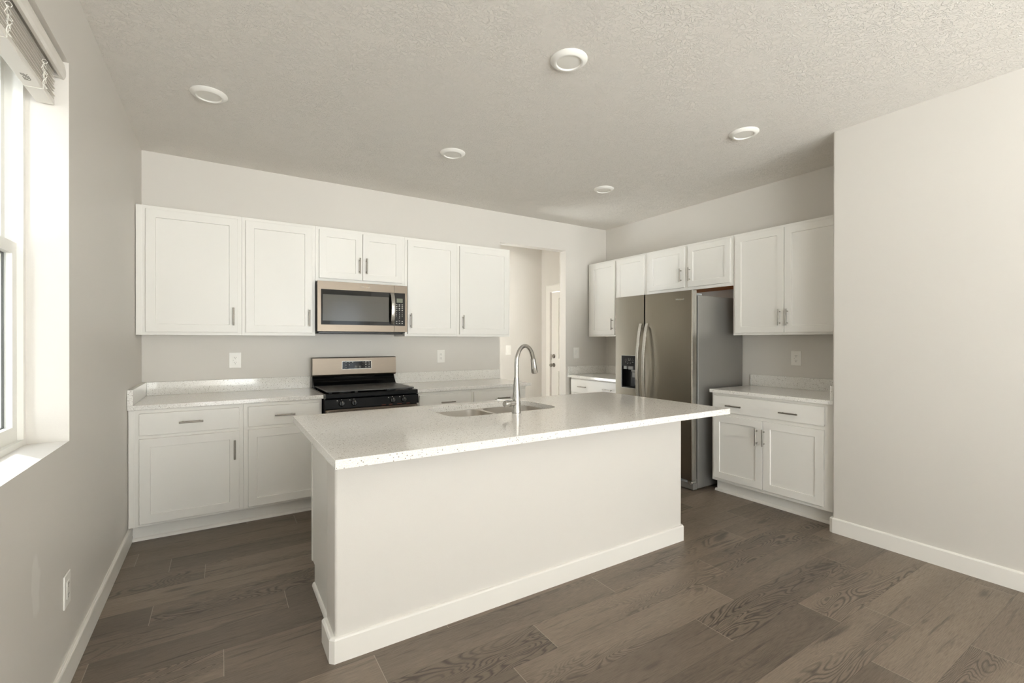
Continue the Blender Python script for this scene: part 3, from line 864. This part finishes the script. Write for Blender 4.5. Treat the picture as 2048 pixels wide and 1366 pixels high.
# stove-side doors and drawers of the island, each front its own mesh
holder_y = CY1 + 0.018
for i, (a, b) in enumerate(((0.965, 1.46), (1.49, 1.965), (1.969, 2.445), (2.475, 3.079))):
    bm = shaker(-b, -a, DZ0, DZ1, -holder_y); bmesh.ops.rotate(bm, verts=bm.verts[:], cent=(0, 0, 0), matrix=Matrix.Rotation(R(180), 3, 'Z'))
    d = link('door', bm, 'cabinet', t)
    bm = slab_front(-b, -a, RZ0, RZ1, -holder_y); bmesh.ops.rotate(bm, verts=bm.verts[:], cent=(0, 0, 0), matrix=Matrix.Rotation(R(180), 3, 'Z'))
    dw = link('drawer', bm, 'cabinet', t)
    hb = bmesh.new(); hx = (b - 0.03) if i in (0, 1) else (a + 0.03); yy = holder_y + 0.019
    tube(hb, [(hx, yy + 0.03, 0.494), (hx, yy + 0.03, 0.63)], 0.006, 12)
    for z in (0.514, 0.61): tube(hb, [(hx, yy - 0.001, z), (hx, yy + 0.03, z)], 0.0045, 8)
    h_ = link('handle', hb, 'nickel', d, True); h_['label'] = 'brushed nickel bar handle'

# island top with the sink cut-out
TX0, TX1, TY0, TY1 = 0.8555, 3.2140, -2.7840, -1.6510
SX0, SX1, SY0, SY1 = 1.592, 2.346, -2.182, -1.752
def rrect(x0, x1, y0, y1, rad, n=7):
    p = []
    for cx, cy, a0 in ((x1 - rad, y1 - rad, 0), (x0 + rad, y1 - rad, 90), (x0 + rad, y0 + rad, 180), (x1 - rad, y0 + rad, 270)):
        for k in range(n):
            a = R(a0 + 90 * k / (n - 1)); p.append((cx + rad * math.cos(a), cy + rad * math.sin(a)))
    return p


bm = bmesh.new()
def loop_edges(pts, z):
    vs_ = [bm.verts.new((x, y, z)) for x, y in pts]
    return [bm.edges.new((vs_[i], vs_[(i + 1) % len(vs_)])) for i in range(len(vs_))]
e1 = loop_edges([(TX0, TY0), (TX1, TY0), (TX1, TY1), (TX0, TY1)], 0.880)
e2 = loop_edges(rrect(SX0, SX1, SY0, SY1, 0.10), 0.880)
bmesh.ops.triangle_fill(bm, edges=e1 + e2, use_beauty=True)
ex = bmesh.ops.extrude_face_region(bm, geom=bm.faces[:])
bmesh.ops.translate(bm, verts=[g for g in ex['geom'] if isinstance(g, bmesh.types.BMVert)], vec=(0, 0, 0.034))
bmesh.ops.recalc_face_normals(bm, faces=bm.faces[:])
es = [e for e in bm.edges if len(e.link_faces) == 2 and e.calc_face_angle(0) > 1.0 and e.verts[0].co.z > 0.9 and e.verts[1].co.z > 0.9]
bmesh.ops.bevel(bm, geom=es, offset=0.002, segments=2, profile=0.5, affect='EDGES')
tag(link('island_countertop', bm, 'quartz'), 'large white speckled quartz slab topping the island', 'countertop')

# undermount double-bowl sink
t = thing('kitchen_sink', 'stainless steel double-bowl sink set under the island top', 'sink', (0, 0, 0.66))
bm = bmesh.new()
def bowl(x0, x1, y0, y1):
    levels = [(0.2185, 0.0), (0.200, 0.001), (0.03, 0.012), (0.012, 0.022), (0.006, 0.045)]
    rings = []
    for z, ins in levels:
        rings.append([bm.verts.new((x, y, z)) for x, y in rrect(x0 + ins, x1 - ins, y0 + ins, y1 - ins, max(0.075 - ins * 0.4, 0.04))])
    for a, b in zip(rings, rings[1:]):
        for k in range(len(a)): bm.faces.new((a[k], a[(k + 1) % len(a)], b[(k + 1) % len(a)], b[k]))
    bm.faces.new(rings[-1]); return rings[0]
bA = (SX0 - 0.004, 1.958, SY0 - 0.004, SY1 + 0.004); bB = (1.984, SX1 + 0.004, SY0 - 0.004, SY1 + 0.004)
ra = bowl(*bA); rb = bowl(*bB)
me_bowls = link('bowl_shell', bm, 'sink_steel', t, True)
bm = bmesh.new()
ed = []
for pts_ in (rrect(SX0 - 0.03, SX1 + 0.03, SY0 - 0.03, SY1 + 0.03, 0.10), rrect(*bA, 0.075), rrect(*bB, 0.075)):
    vs_ = [bm.verts.new((x, y, 0.2185)) for x, y in pts_]
    ed += [bm.edges.new((vs_[i], vs_[(i + 1) % len(vs_)])) for i in range(len(vs_))]
bmesh.ops.triangle_fill(bm, edges=ed, use_beauty=True)
link('rim', bm, 'sink_steel', t)
for cx in (1.775, 2.165):
    bm = lathe(bmesh.new(), [(0.045, 0.0065), (0.043, 0.009), (0.03, 0.007), (0.002, 0.0068)], 28, (cx, -1.97, 0))
    d = link('drain', bm, 'chrome', t, True)

# pull-down faucet
FX, FY = 1.974, -2.2345
t = thing('kitchen_faucet', 'tall chrome gooseneck faucet standing beside the island sink', 'faucet', (FX, FY, 0.914))
bm = lathe(bmesh.new(), [(0.0265, 0.0), (0.0268, 0.004), (0.0258, 0.010), (0.0245, 0.05), (0.0225, 0.09), (0.0185, 0.14), (0.0152, 0.19), (0.0142, 0.208), (0.0142, 0.2095), (0.0125, 0.2105)], 32)
link('body', bm, 'chrome', t, True)
ph = R(26); dx, dy = math.cos(ph), math.sin(ph)
RA = 0.100; zc = 0.293
path = [(0, 0, 0.205), (0, 0, 0.24), (0, 0, 0.27)]
for k in range(0, 17):
    a = R(180 - 167 * k / 16)
    rr_ = RA + RA * math.cos(a); path.append((dx * rr_, dy * rr_, zc + RA * math.sin(a)))
a_end = R(13); ex_, ez_ = RA + RA * math.cos(a_end), zc + RA * math.sin(a_end)
bm = tube(bmesh.new(), path, 0.0122, 18); link('spout', bm, 'chrome', t, True)
td = (math.sin(a_end), -math.cos(a_end))
def sp(s): return (dx * (ex_ + td[0] * s), dy * (ex_ + td[0] * s), ez_ + td[1] * s)
bm = tube(bmesh.new(), [sp(0.0), sp(0.002), sp(0.02), sp(0.06), sp(0.090), sp(0.094)], [0.0128, 0.0145, 0.0155, 0.0185, 0.0205, 0.0185], 24)
hd = link('spray_head', bm, 'chrome', t, True)
bm = tube(bmesh.new(), [sp(0.0941), sp(0.0955)], 0.016, 20); link('nozzle', bm, 'black_matte', hd)
tdv = Vector((dx * td[0], dy * td[0], td[1])); pn = Vector((dx, dy, 0)) * 0.0185
bm = bmesh.new(); c0 = Vector(sp(0.035)) + pn * 0.9; c1 = Vector(sp(0.065)) + pn * 1.03
sweep(bm, [c0, (c0 + c1) / 2 + Vector((dx, dy, 0)) * 0.002, c1], (-dy, dx, 0), 0.010, 0.005); link('spray_button', bm, 'grey_plastic', hd)
hv = Vector((-0.93, -0.20, 0)).normalized()
zl = 0.063
ring0 = lambda s: tuple(hv * s + Vector((0, 0, zl)))
bm = tube(bmesh.new(), [ring0(0.012), ring0(0.030), ring0(0.0595)], [0.0178, 0.0182, 0.0182], 22)
tube(bm, [ring0(0.0605), ring0(0.064)], 0.0172, 22)
tube(bm, [ring0(0.065), ring0(0.092), ring0(0.095)], [0.0182, 0.0182, 0.0165], 22)
vb = link('valve_body', bm, 'chrome', t, True)
bm = sweep(bmesh.new(), [(-0.040, -0.010, zl + 0.0185), (-0.085, -0.009, zl + 0.0225), (-0.139, -0.004, zl + 0.0275)], (0, 1, 0), 0.026, 0.005)
link('lever', bm, 'chrome', vb, True)

# ------------------------------------------------------------------ over-the-range microwave
t = thing('microwave', 'stainless over-the-range microwave with black window under short cabinet', 'microwave', (1.192, -0.002, 1.4145))
MW, MH, MF = 0.7695, 0.4235, -0.398
link('housing', B(0.002, MW - 0.002, MF + 0.035, -0.002, 0.012, MH - 0.001, 0.002), 'black_matte', t)
bm = B(0.012, MW - 0.03, MF + 0.04, -0.02, -0.018, 0.0118, 0.004)
link('grease_filter_base', bm, 'black', t)
link('bottom_vent_lip', B(0.0, MW - 0.012, MF + 0.02, MF + 0.06, -0.004, 0.0025, 0.002), 'black', t)
DX = 0.6470
def panel_with_window(x0, x1, z0, z1, wx0, wx1, wz0, wz1, y0, y1):
    return slab_with_holes([x0, wx0, wx1, x1], [z0, wz0, wz1, z1], {(1, 1)}, y0, y1, lambda u, v, d: (u, d, v), 0.003)
dm = link('door', panel_with_window(0.0, DX, 0.003, MH, 0.027, DX - 0.0006, 0.0585, 0.3555, MF, MF + 0.034), 'steel', t, True)
gl = link('window_surround', B(0.0272, DX - 0.0008, MF + 0.003, MF + 0.03, 0.0588, 0.3552, 0.0), 'black_glass', dm)
bm = B(0.040, 0.600, MF + 0.0018, MF + 0.0028, 0.092, 0.313); g1 = link('window_tint', bm, 'black_glass', dm); 
bm = slab_with_holes([0.040, 0.072, 0.556, 0.600], [0.092, 0.104, 0.261, 0.313], {(1, 1)}, MF + 0.0008, MF + 0.0017, lambda u, v, d: (u, d, v))
wm = link('window_border', bm, 'window_mesh', dm)
bm = B(0.0722, 0.5558, MF + 0.001, MF + 0.0017, 0.1042, 0.2608)
wm = link('window_screen', bm, 'window_mesh', dm)
# bowed door handle
hp = []
for k in range(15):
    s = k / 14; hp.append((0.628, MF - 0.006 - 0.040 * math.sin(math.pi * s) ** 0.75, 0.074 + 0.274 * s))
bm = sweep(bmesh.new(), hp, (1, 0, 0), 0.033, 0.009); link('handle', bm, 'steel_bright', dm, True)
cp = link('control_panel', panel_with_window(DX + 0.0025, MW, 0.003, MH, DX + 0.003, MW - 0.021, 0.0585, 0.3555, MF, MF + 0.034), 'steel', t, True)
link('display', B(DX + 0.024, DX + 0.080, MF + 0.0006, MF + 0.0019, 0.268, 0.306), 'display', cp)
bm = B(DX + 0.0032, MW - 0.0212, MF + 0.002, MF + 0.03, 0.0588, 0.3552)
for r_ in range(4):
    for c_ in range(3):
        x = DX + 0.024 + c_ * 0.026; z = 0.250 - r_ * 0.0165
        box(bm, x - 0.007, x + 0.007, MF + 0.001, MF + 0.0018, z - 0.0022, z + 0.0022, mi=1)
        if (r_ + c_) % 2: box(bm, x - 0.005, x + 0.004, MF + 0.001, MF + 0.0018, z - 0.0062, z - 0.0035, mi=1)
for (x, z) in ((0.024, 0.098), (0.050, 0.102), (0.076, 0.098), (0.024, 0.080), (0.050, 0.080), (0.076, 0.080)):
    box(bm, DX + x - 0.006, DX + x + 0.006, MF + 0.001, MF + 0.0018, z - 0.003, z + 0.003, mi=1)
kp = link('keypad', bm, ['black_glass', 'mark'], cp)
dg_ = ['1', '2', '3', '4', '5', '6', '7', '8', '9', '', '0', '']
for i_, ch in enumerate(dg_):
    if ch: add_text(ch, 0.013, 'mark', kp, face_y(DX + 0.024 + (i_ % 3) * 0.026, MF + 0.0014, 0.178 - (i_ // 3) * 0.0165), 'digit')
logo(dm, 0.392, MF - 0.0006, 0.391, 0.074)

# ------------------------------------------------------------------ gas range
RXW = 0.7595
t = thing('gas_range', 'freestanding gas stove with black cooktop and stainless backguard', 'stove', (1.1965, -0.006, 0))
link('body', B(0.001, RXW - 0.001, -0.650, -0.02, 0.03, 0.878, 0.002), 'black_matte', t)
for x in (0.05, RXW - 0.05):
    for y in (-0.60, -0.07): link('levelling_foot', tube(bmesh.new(), [(x, y, 0.0), (x, y, 0.031)], 0.015, 12), 'black_matte', t, True)
bm = bmesh.new()
prism(bm, [(-0.02, 0.880), (-0.690, 0.884), (-0.694, 0.887), (-0.694, 0.914), (-0.688, 0.919), (-0.640, 0.919), (-0.63, 0.903), (-0.115, 0.903), (-0.10, 0.919), (-0.02, 0.919)], 0.006, RXW - 0.006, 'x')
link('cooktop', bm, 'black', t)
bm = bmesh.new()
for x in (0.0025, RXW - 0.0055): box(bm, x, x + 0.003, -0.66, -0.03, 0.86, 0.917)
link('side_trim', bm, 'steel_bright', t)
# slotted plates over the burners
bm = bmesh.new()
box(bm, 0.022, RXW - 0.022, -0.648, -0.118, 0.9265, 0.9355, 0.003, 2)
for (cx, cy) in ((0.215, -0.40), (0.56, -0.40)):
    for k in range(5):
        yy = cy + 0.11 - k * 0.055; xx = cx - 0.05 + (k % 2) * 0.012
        box(bm, xx - 0.035, xx + 0.035, yy - 0.008, yy + 0.008, 0.9352, 0.9359, mi=1)
        box(bm, xx + 0.055, xx + 0.125, yy - 0.008 + 0.012, yy + 0.008 + 0.012, 0.9352, 0.9359, mi=1)
for k in range(14):
    a = k * 2.4; q = 0.018 + 0.006 * k
    xx, yy = 0.38 + math.cos(a) * q * 0.62, -0.38 + math.sin(a) * q * 1.6
    box(bm, xx - 0.004, xx + 0.004, yy - 0.006, yy + 0.006, 0.9352, 0.9359, mi=1)
link('griddle_plate', bm, ['griddle', 'black_deep'], t)
for x in (0.05, 0.25, 0.51, 0.71):
    for y in (-0.63, -0.14): link('grate_foot', B(x - 0.012, x + 0.012, y - 0.012, y + 0.012, 0.902, 0.9268), 'black_matte', t)
for (cx, cy) in ((0.19, -0.52), (0.57, -0.52), (0.19, -0.22), (0.57, -0.22)):
    bm = lathe(bmesh.new(), [(0.045, 0.903), (0.045, 0.912), (0.03, 0.914), (0.03, 0.922), (0.002, 0.923)], 24, (cx, cy, 0))
    link('burner', bm, 'grey_plastic', t, True)
# raised back: dark riser, then the stainless console
bm = prism(bmesh.new(), [(-0.02, 0.90), (-0.118, 0.90), (-0.112, 0.935), (-0.066, 0.985), (-0.05, 1.016), (-0.02, 1.016)], 0.010, RXW - 0.010, 'x')
link('riser', bm, 'black', t)
bm = bmesh.new(); tube(bm, [(0.19, -0.062, 1.0035), (0.40, -0.064, 1.0045), (0.56, -0.062, 1.0035)], [0.002, 0.0045, 0.002], 8)
link('vent_trim', bm, 'chrome', t)
bgd = link('backguard', prism(bmesh.new(), [(-0.018, 1.014), (-0.080, 1.014), (-0.094, 1.030), (-0.086, 1.178), (-0.080, 1.185), (-0.018, 1.185)], 0.004, RXW - 0.002, 'x'), 'steel', t)
def on_bg(z): return -0.094 + (z - 1.030) / 0.148 * 0.008
bm = prism(bmesh.new(), [(on_bg(1.078) - 0.003, 1.077), (on_bg(1.147) - 0.003, 1.147), (on_bg(1.147) + 0.01, 1.147), (on_bg(1.078) + 0.01, 1.077)], 0.257, 0.520, 'x')
cbm = bm
bm = bmesh.new()
fr = [(0.2555, 0.257, 1.0755, 1.1485), (0.520, 0.5215, 1.0755, 1.1485), (0.257, 0.520, 1.147, 1.1485), (0.257, 0.520, 1.0755, 1.077)]
for a, b, c_, d_ in fr: box(bm, a, b, on_bg((c_ + d_) / 2) - 0.0035, on_bg((c_ + d_) / 2) + 0.004, c_, d_)
link('display_frame', bm, 'steel_bright', bgd)
bm = cbm
def mk(x, z, w_=0.010, h_=0.0035): box(bm, 0.257 + x - w_ / 2, 0.257 + x + w_ / 2, on_bg(z) - 0.0036, on_bg(z) - 0.0028, z - h_ / 2, z + h_ / 2, mi=1)
for (x, z) in ((0.033, 1.137), (0.063, 1.137), (0.033, 1.113), (0.063, 1.114), (0.033, 1.091), (0.242, 1.137)): mk(x, z)
for (x, z) in ((0.093, 1.137), (0.213, 1.137), (0.213, 1.116), (0.242, 1.116), (0.213, 1.092), (0.242, 1.093)): mk(x, z, 0.011, 0.007)
for (x, z) in ((0.185, 1.137), (0.185, 1.116)): mk(x, z, 0.003, 0.004)
for x in (0.122, 0.156):
    for (a, b, w_, h_) in ((0, 0.0085, 0.016, 0.0012), (0, -0.0085, 0.016, 0.0022), (-0.0105, 0, 0.0012, 0.012), (0.0105, 0, 0.0012, 0.012), (0, 0, 0.006, 0.006)):
        mk(x + a, 1.095 + b, w_, h_)
cpn = link('control_display', bm, ['black_glass', 'mark'], bgd)
# sloped knob panel
kpn = link('control_panel', prism(bmesh.new(), [(-0.650, 0.800), (-0.700, 0.804), (-0.690, 0.874), (-0.684, 0.879), (-0.650, 0.879)], -0.003, RXW + 0.0005, 'x', bev=0.002), 'panel_black', t)
for i_, kx in enumerate((0.123, 0.219, 0.531, 0.627)):
    bm = lathe(bmesh.new(), [(0.0235, 0.0), (0.0235, -0.006), (0.0195, -0.010), (0.0185, -0.020), (0.002, -0.0205)], 26, (0, 0, 0), 'y')
    box(bm, -0.005, 0.005, -0.030, -0.008, -0.0205, 0.0205, 0.002)
    bmesh.ops.rotate(bm, verts=bm.verts[:], cent=(0, 0, 0), matrix=Matrix.Rotation(R(-8), 3, 'X'))
    bmesh.ops.translate(bm, verts=bm.verts[:], vec=(kx, -0.6945, 0.841))
    kn = link('knob', bm, 'black', t, True)
    bm = bmesh.new(); box(bm, kx - 0.0008, kx + 0.0008, -0.7262, -0.7245, 0.850, 0.864); link('pointer', bm, 'mark', kn)
bm = bmesh.new()
for kx in (0.123, 0.219, 0.531, 0.627):
    box(bm, kx - 0.036, kx - 0.029, -0.6945, -0.6905, 0.862, 0.868)
    box(bm, kx - 0.002, kx + 0.002, -0.6932, -0.6895, 0.867, 0.873)
link('burner_markings', bm, 'mark', kpn)
bm = bmesh.new()
for x0_, x1_ in ((0.44, 0.475), (0.50, 0.53), (0.57, 0.61), (0.65, 0.68)): box(bm, x0_, x1_, -0.7008, -0.698, 0.805, 0.8095)
link('warning_print', bm, 'orange', kpn)
od = link('oven_door', B(0.006, RXW - 0.006, -0.690, -0.652, 0.20, 0.7945, 0.003, 2), 'steel', t)
hp = [(0.02, -0.692, 0.772), (0.03, -0.735, 0.772), (0.06, -0.742, 0.772), (RXW - 0.06, -0.742, 0.772), (RXW - 0.03, -0.735, 0.772), (RXW - 0.02, -0.692, 0.772)]
link('handle', tube(bmesh.new(), hp, 0.0125, 14), 'steel_bright', od, True)
link('oven_window', B(0.12, RXW - 0.12, -0.6925, -0.6902, 0.34, 0.64, 0.001), 'black_glass', od)
link('storage_drawer', B(0.006, RXW - 0.006, -0.686, -0.652, 0.045, 0.195, 0.003), 'steel', t)

# ------------------------------------------------------------------ refrigerator (local x runs towards the viewer)
FYL = -0.970
t = thing('refrigerator', 'stainless side-by-side refrigerator with dispenser between white cabinets', 'refrigerator', (XR - 0.008, FYL, 0), R(-90))
FF = -(XR - 0.008 - 4.033)      # door front
link('case', B(0.004, 0.929, FF + 0.086, -0.002, 0.014, 1.745, 0.006, 2), 'case_grey', t)
link('door_gasket', B(0.012, 0.921, FF + 0.062, FF + 0.0858, 0.10, 1.735), 'black_matte', t)
GAP = 0.3825
def fdoor(nm, x0, x1, hole=None):
    if hole:
        a, b, c_, d_ = hole
        bm = slab_with_holes([x0, a, b, x1], [0.094, c_, d_, 1.790], {(1, 1)}, FF, FF + 0.062, lambda u, v, d: (u, d, v), 0.003)
    else:
        bm = B(x0, x1, FF, FF + 0.062, 0.094, 1.790, 0.007, 3)
    return link(nm, bm, 'steel_dark', t, True)
dL, dR = 0.083, 0.294      # dispenser extents along x
fd = fdoor('freezer_door', 0.0, GAP, (dL, dR, 0.858, 1.186))
rd = fdoor('refrigerator_door', GAP + 0.012, 0.930)
for nm, par, x0 in (('edge_trim', fd, 0), ('edge_trim', rd, 0)):
    pass
e_ = link('edge_trim', B(0.9302, 0.9325, FF + 0.004, FF + 0.062, 0.096, 1.788), 'steel_bright', rd)
# dispenser: control panel above an open niche
ds = link('dispenser', slab_with_holes([dL + 0.0005, dL + 0.012, dR - 0.012, dR - 0.0005], [0.8585, 0.872, 1.080, 1.1855], {(1, 1)}, FF + 0.002, FF + 0.05, lambda u, v, d: (u, d, v)), 'black', fd)
bm = bmesh.new()
box(bm, dL + 0.008, dR - 0.008, FF + 0.0505, FF + 0.058, 0.865, 1.085)
link('niche_back', bm, 'black_deep', ds)
bm = bmesh.new()
box(bm, dL + 0.020, dL + 0.060, FF + 0.010, FF + 0.030, 1.048, 1.079); box(bm, dL + 0.085, dL + 0.150, FF + 0.006, FF + 0.030, 1.044, 1.079, 0.003)
link('ice_chute', bm, 'grey_plastic', ds)
bm = bmesh.new()
lathe(bm, [(0.030, 1.042), (0.032, 1.030), (0.018, 1.020), (0.016, 1.012)], 20, (dL + 0.155, FF + 0.024, 0))
box(bm, dL + 0.132, dL + 0.178, FF + 0.014, FF + 0.022, 0.965, 1.016, 0.003)
link('paddle', bm, 'grey_plastic', ds)
bm = bmesh.new(); tube(bm, [(dL + 0.156, FF + 0.03, 0.965), (dL + 0.158, FF + 0.03, 0.89)], 0.0022, 8); link('water_tube', bm, 'grey_plastic', ds)
bm = bmesh.new()
X = dL + 0.105
for (x, z, w_, h_) in ((X - 0.012, 1.148, 0.0015, 0.024), (X + 0.012, 1.148, 0.0015, 0.024), (X, 1.136, 0.024, 0.0015),
                       (X - 0.055, 1.140, 0.004, 0.003), (X - 0.038, 1.140, 0.006, 0.003), (X + 0.038, 1.140, 0.006, 0.003), (X + 0.055, 1.140, 0.006, 0.003),
                       (X - 0.048, 1.120, 0.010, 0.005), (X - 0.025, 1.120, 0.005, 0.003), (X - 0.004, 1.119, 0.005, 0.003), (X + 0.02, 1.119, 0.005, 0.003), (X + 0.048, 1.121, 0.016, 0.005),
                       (X - 0.02, 1.107, 0.010, 0.003), (X + 0.014, 1.107, 0.006, 0.003), (X - 0.045, 1.153, 0.002, 0.003), (X + 0.045, 1.153, 0.002, 0.003)):
    box(bm, x - w_ / 2, x + w_ / 2, FF + 0.001, FF + 0.0019, z - h_ / 2, z + h_ / 2)
link('dispenser_markings', bm, 'mark', ds)
bm = slab_with_holes([dL - 0.003, dL + 0.0003, dR - 0.0003, dR + 0.003], [0.855, 0.8583, 1.1857, 1.188], {(1, 1)}, FF - 0.0015, FF + 0.004, lambda u, v, d: (u, d, v))
link('dispenser_frame', bm, 'steel_bright', fd)
# bowed door handles
for par, hx in ((fd, 0.352), (rd, 0.430)):
    hp = []
    for k in range(25):
        s = k / 24; hp.append((hx, FF - 0.010 - 0.058 * math.sin(math.pi * s) ** 0.8, 0.60 + 0.905 * s))
    bm = sweep(bmesh.new(), hp, (1, 0, 0), 0.034, 0.019)
    for zz in (0.62, 1.485): box(bm, hx - 0.014, hx + 0.014, FF - 0.022, FF - 0.0005, zz - 0.018, zz + 0.018, 0.003)
    h_ = link('handle', bm, 'steel_bright', par, True); h_['label'] = 'bright bowed stainless handle'
logo(rd, 0.802, FF - 0.0006, 1.714, 0.092)
link('kick_grille', B(0.006, 0.927, FF + 0.03, FF + 0.084, 0.010, 0.066, 0.003), 'case_grey', t)
link('lower_bracket', B(0.50, 0.905, FF + 0.012, FF + 0.05, 0.068, 0.090, 0.002), 'grey_plastic', t)
bm = bmesh.new(); box(bm, 0.880, 0.926, FF + 0.008, FF + 0.075, 0.066, 0.092, 0.004); tube(bm, [(0.905, FF + 0.02, 0.06), (0.905, FF + 0.02, 0.095)], 0.009, 12)
link('bottom_hinge', bm, 'chrome', t)
bm = bmesh.new(); box(bm, 0.85, 0.925, FF + 0.03, FF + 0.15, 1.7455, 1.765, 0.004)
link('hinge_cover', bm, 'grey_plastic', t)

# ------------------------------------------------------------------ recessed ceiling lights
gL = 'recessed ceiling lights over the kitchen'
for (x, y, lb) in ((0.454, -1.236, 'white recessed ceiling light nearest the window wall'),
                   (2.040, -2.632, 'white recessed ceiling light above the near edge of the island, largest in view'),
                   (2.036, -1.222, 'white recessed ceiling light in front of the microwave wall cabinets, middle of the far row'),
                   (3.614, -2.630, 'white recessed ceiling light closest to the right wall stub'),
                   (3.624, -1.218, 'small white recessed ceiling light nearest the passage and refrigerator corner')):
    t = thing('recessed_light', lb, 'ceiling light', (x, y, H), 0, gL)
    bm = lathe(bmesh.new(), [(0.0965, -0.0005), (0.0965, -0.004), (0.090, -0.010), (0.076, -0.019), (0.070, -0.0205), (0.065, -0.019), (0.063, -0.012), (0.0628, -0.0006)], 48)
    link('trim_ring', bm, 'lamp_trim', t, True)
    bm = lathe(bmesh.new(), [(0.0625, -0.0010), (0.0625, -0.0125), (0.045, -0.0150), (0.02, -0.0162), (0.001, -0.0165)], 40)
    link('lens', bm, 'lamp_lens', t, True)


# ------------------------------------------------------------------ outlets and switches (face along local -Y)
def plate(name, label, cat, loc, rz, wd=0.083, ht=0.130, kind_='outlet', group=None, gfi=False):
    t = thing(name, label, cat, loc, rz, group)
    bm = B(-wd / 2, wd / 2, -0.0065, -0.0005, -ht / 2, ht / 2, 0.003, 2); link('cover_plate', bm, 'plate', t)
    bm = bmesh.new(); box(bm, -0.0168, 0.0168, -0.0085, -0.006, -0.0335, 0.0335, 0.001)
    if kind_ == 'outlet':
        for s in (-1, 1):
            z = s * 0.0205
            for (x, h_) in ((-0.0065, 0.008), (0.0065, 0.0065)): box(bm, x - 0.0014, x + 0.0014, -0.0088, -0.0084, z - h_ / 2 + 0.003, z + h_ / 2 + 0.003, mi=1)
            lathe(bm, [(0.0026, -0.0088), (0.0026, -0.0084)], 10, (0, 0, z - 0.0085), 'y', mi=1)
        if gfi:
            box(bm, -0.006, 0.006, -0.0093, -0.0085, -0.0035, 0.0035, 0.0003)
            box(bm, -0.0145, -0.011, -0.0088, -0.0084, -0.002, 0.002, mi=1)
        link('receptacle', bm, ['plate', 'slot'], t)
    else:
        link('rocker_frame', bm, ['plate', 'slot'], t)
        bm = prism(bmesh.new(), [(-0.0084, -0.029), (-0.0095, -0.029), (-0.0135, 0.029), (-0.0084, 0.029)], -0.0135, 0.0135, 'x')
        link('rocker', bm, 'plate', t)
    return t


gO = 'white duplex wall outlets'
plate('wall_outlet', 'white duplex outlet on the wall above the left worktop', 'outlet', (0.614, 0, 1.174), 0, 0.088, 0.130, group=gO, gfi=True)
plate('wall_outlet', 'white duplex outlet on the wall right of the stove', 'outlet', (2.4675, 0, 1.174), 0, 0.086, 0.134, group=gO)
plate('wall_outlet', 'white duplex outlet above the worktop beside the right wall stub', 'outlet', (XR, -2.391, 1.184), R(-90), 0.086, 0.129, group=gO, gfi=True)
plate('wall_outlet', 'white duplex outlet low on the window wall near the floor', 'outlet', (0, -2.055, 0.367), R(90), 0.083, 0.128, group=gO)
gS = 'white rocker light switches'
plate('light_switch', 'white rocker switch on the wall right of the passage opening', 'switch', (4.310, 0, 1.183), 0, 0.092, 0.137, 'switch', gS)
plate('light_switch', 'white rocker switch on the hallway wall inside the passage', 'switch', (4.029, YH, 1.201), 0, 0.088, 0.142, 'switch', gS)

# ------------------------------------------------------------------ window blind, raised
BL0, BL1 = WY0 + 0.012, WY1 - 0.012
t = thing('window_blind', 'white horizontal window blind raised into a stack at the window top', 'window blind', (0, 0, 2.26))
Z = 2.26
link('headrail', B(-0.088, -0.032, BL0, BL1, 2.398 - Z, 2.443 - Z, 0.002), 'blind', t)
vp = [(-0.024, 2.374), (-0.013, 2.372), (-0.008, 2.384), (-0.007, 2.405), (-0.011, 2.430), (-0.018, 2.437), (-0.024, 2.437)]
link('valance', prism(bmesh.new(), [(x, z - Z) for x, z in vp], BL0 - 0.005, BL1 + 0.007, 'y'), 'blind', t)
for yy in (BL1 + 0.0075,):
    link('valance_return', B(-0.080, -0.0245, yy - 0.010, yy - 0.001, 2.376 - Z, 2.437 - Z), 'blind', t)
ns = 12
for k in range(ns):
    z = 2.2855 + k * 0.0093 - Z; sh = 0.0045 * math.sin(k * 2.1)
    bm = bmesh.new()
    pr = [(-0.0905 + sh, z), (-0.065 + sh, z + 0.0012), (-0.0395 + sh, z), (-0.0395 + sh, z + 0.0026), (-0.065 + sh, z + 0.0038), (-0.0905 + sh, z + 0.0026)]
    prism(bm, pr, BL0 + 0.004, BL1 - 0.002 - 0.003 * (k % 3), 'y'); link('slat', bm, 'blind', t)
br = link('bottom_rail', B(-0.091, -0.039, BL0 + 0.003, BL1 - 0.001, 0.001, 0.0215, 0.002), 'blind', t)
bm = bmesh.new()
for i_ in range(5):
    for k in range(7):
        if (i_ * 7 + k * 3) % 5 == 0: continue
        x = -0.056 - 0.004 * i_; y = -2.205 - 0.0075 * k
        box(bm, x - 0.0012, x + 0.0012, y - 0.0028, y + 0.0028, 0.0004, 0.0011)
link('printed_label', bm, 'ink', br)
rg = random.Random(5)
for yc in (-2.155, -2.495, -3.12, -3.45):
    bm = bmesh.new(); pts = []
    for k in range(46):
        s = k / 45; a = s * 2 * math.pi * 5.5
        pts.append((-0.033 + 0.004 * math.sin(a * 1.7), yc + (0.016 + 0.008 * math.sin(7 * s)) * math.cos(a) + rg.uniform(-.003, .003), 0.102 - 0.108 * s * 0.9 + 0.012 * math.sin(a)))
    tube(bm, pts, 0.0013, 6)
    link('lift_cord', bm, 'cord', t, True)
    bm = bmesh.new(); tube(bm, [(-0.037, yc, 0.10), (-0.0375, yc, 0.0), (-0.045, yc, -0.0006), (-0.085, yc + 0.002, -0.0006), (-0.0925, yc, 0.002), (-0.0925, yc, 0.10)], 0.0012, 6)
    link('ladder_cord', bm, 'cord', t, True)
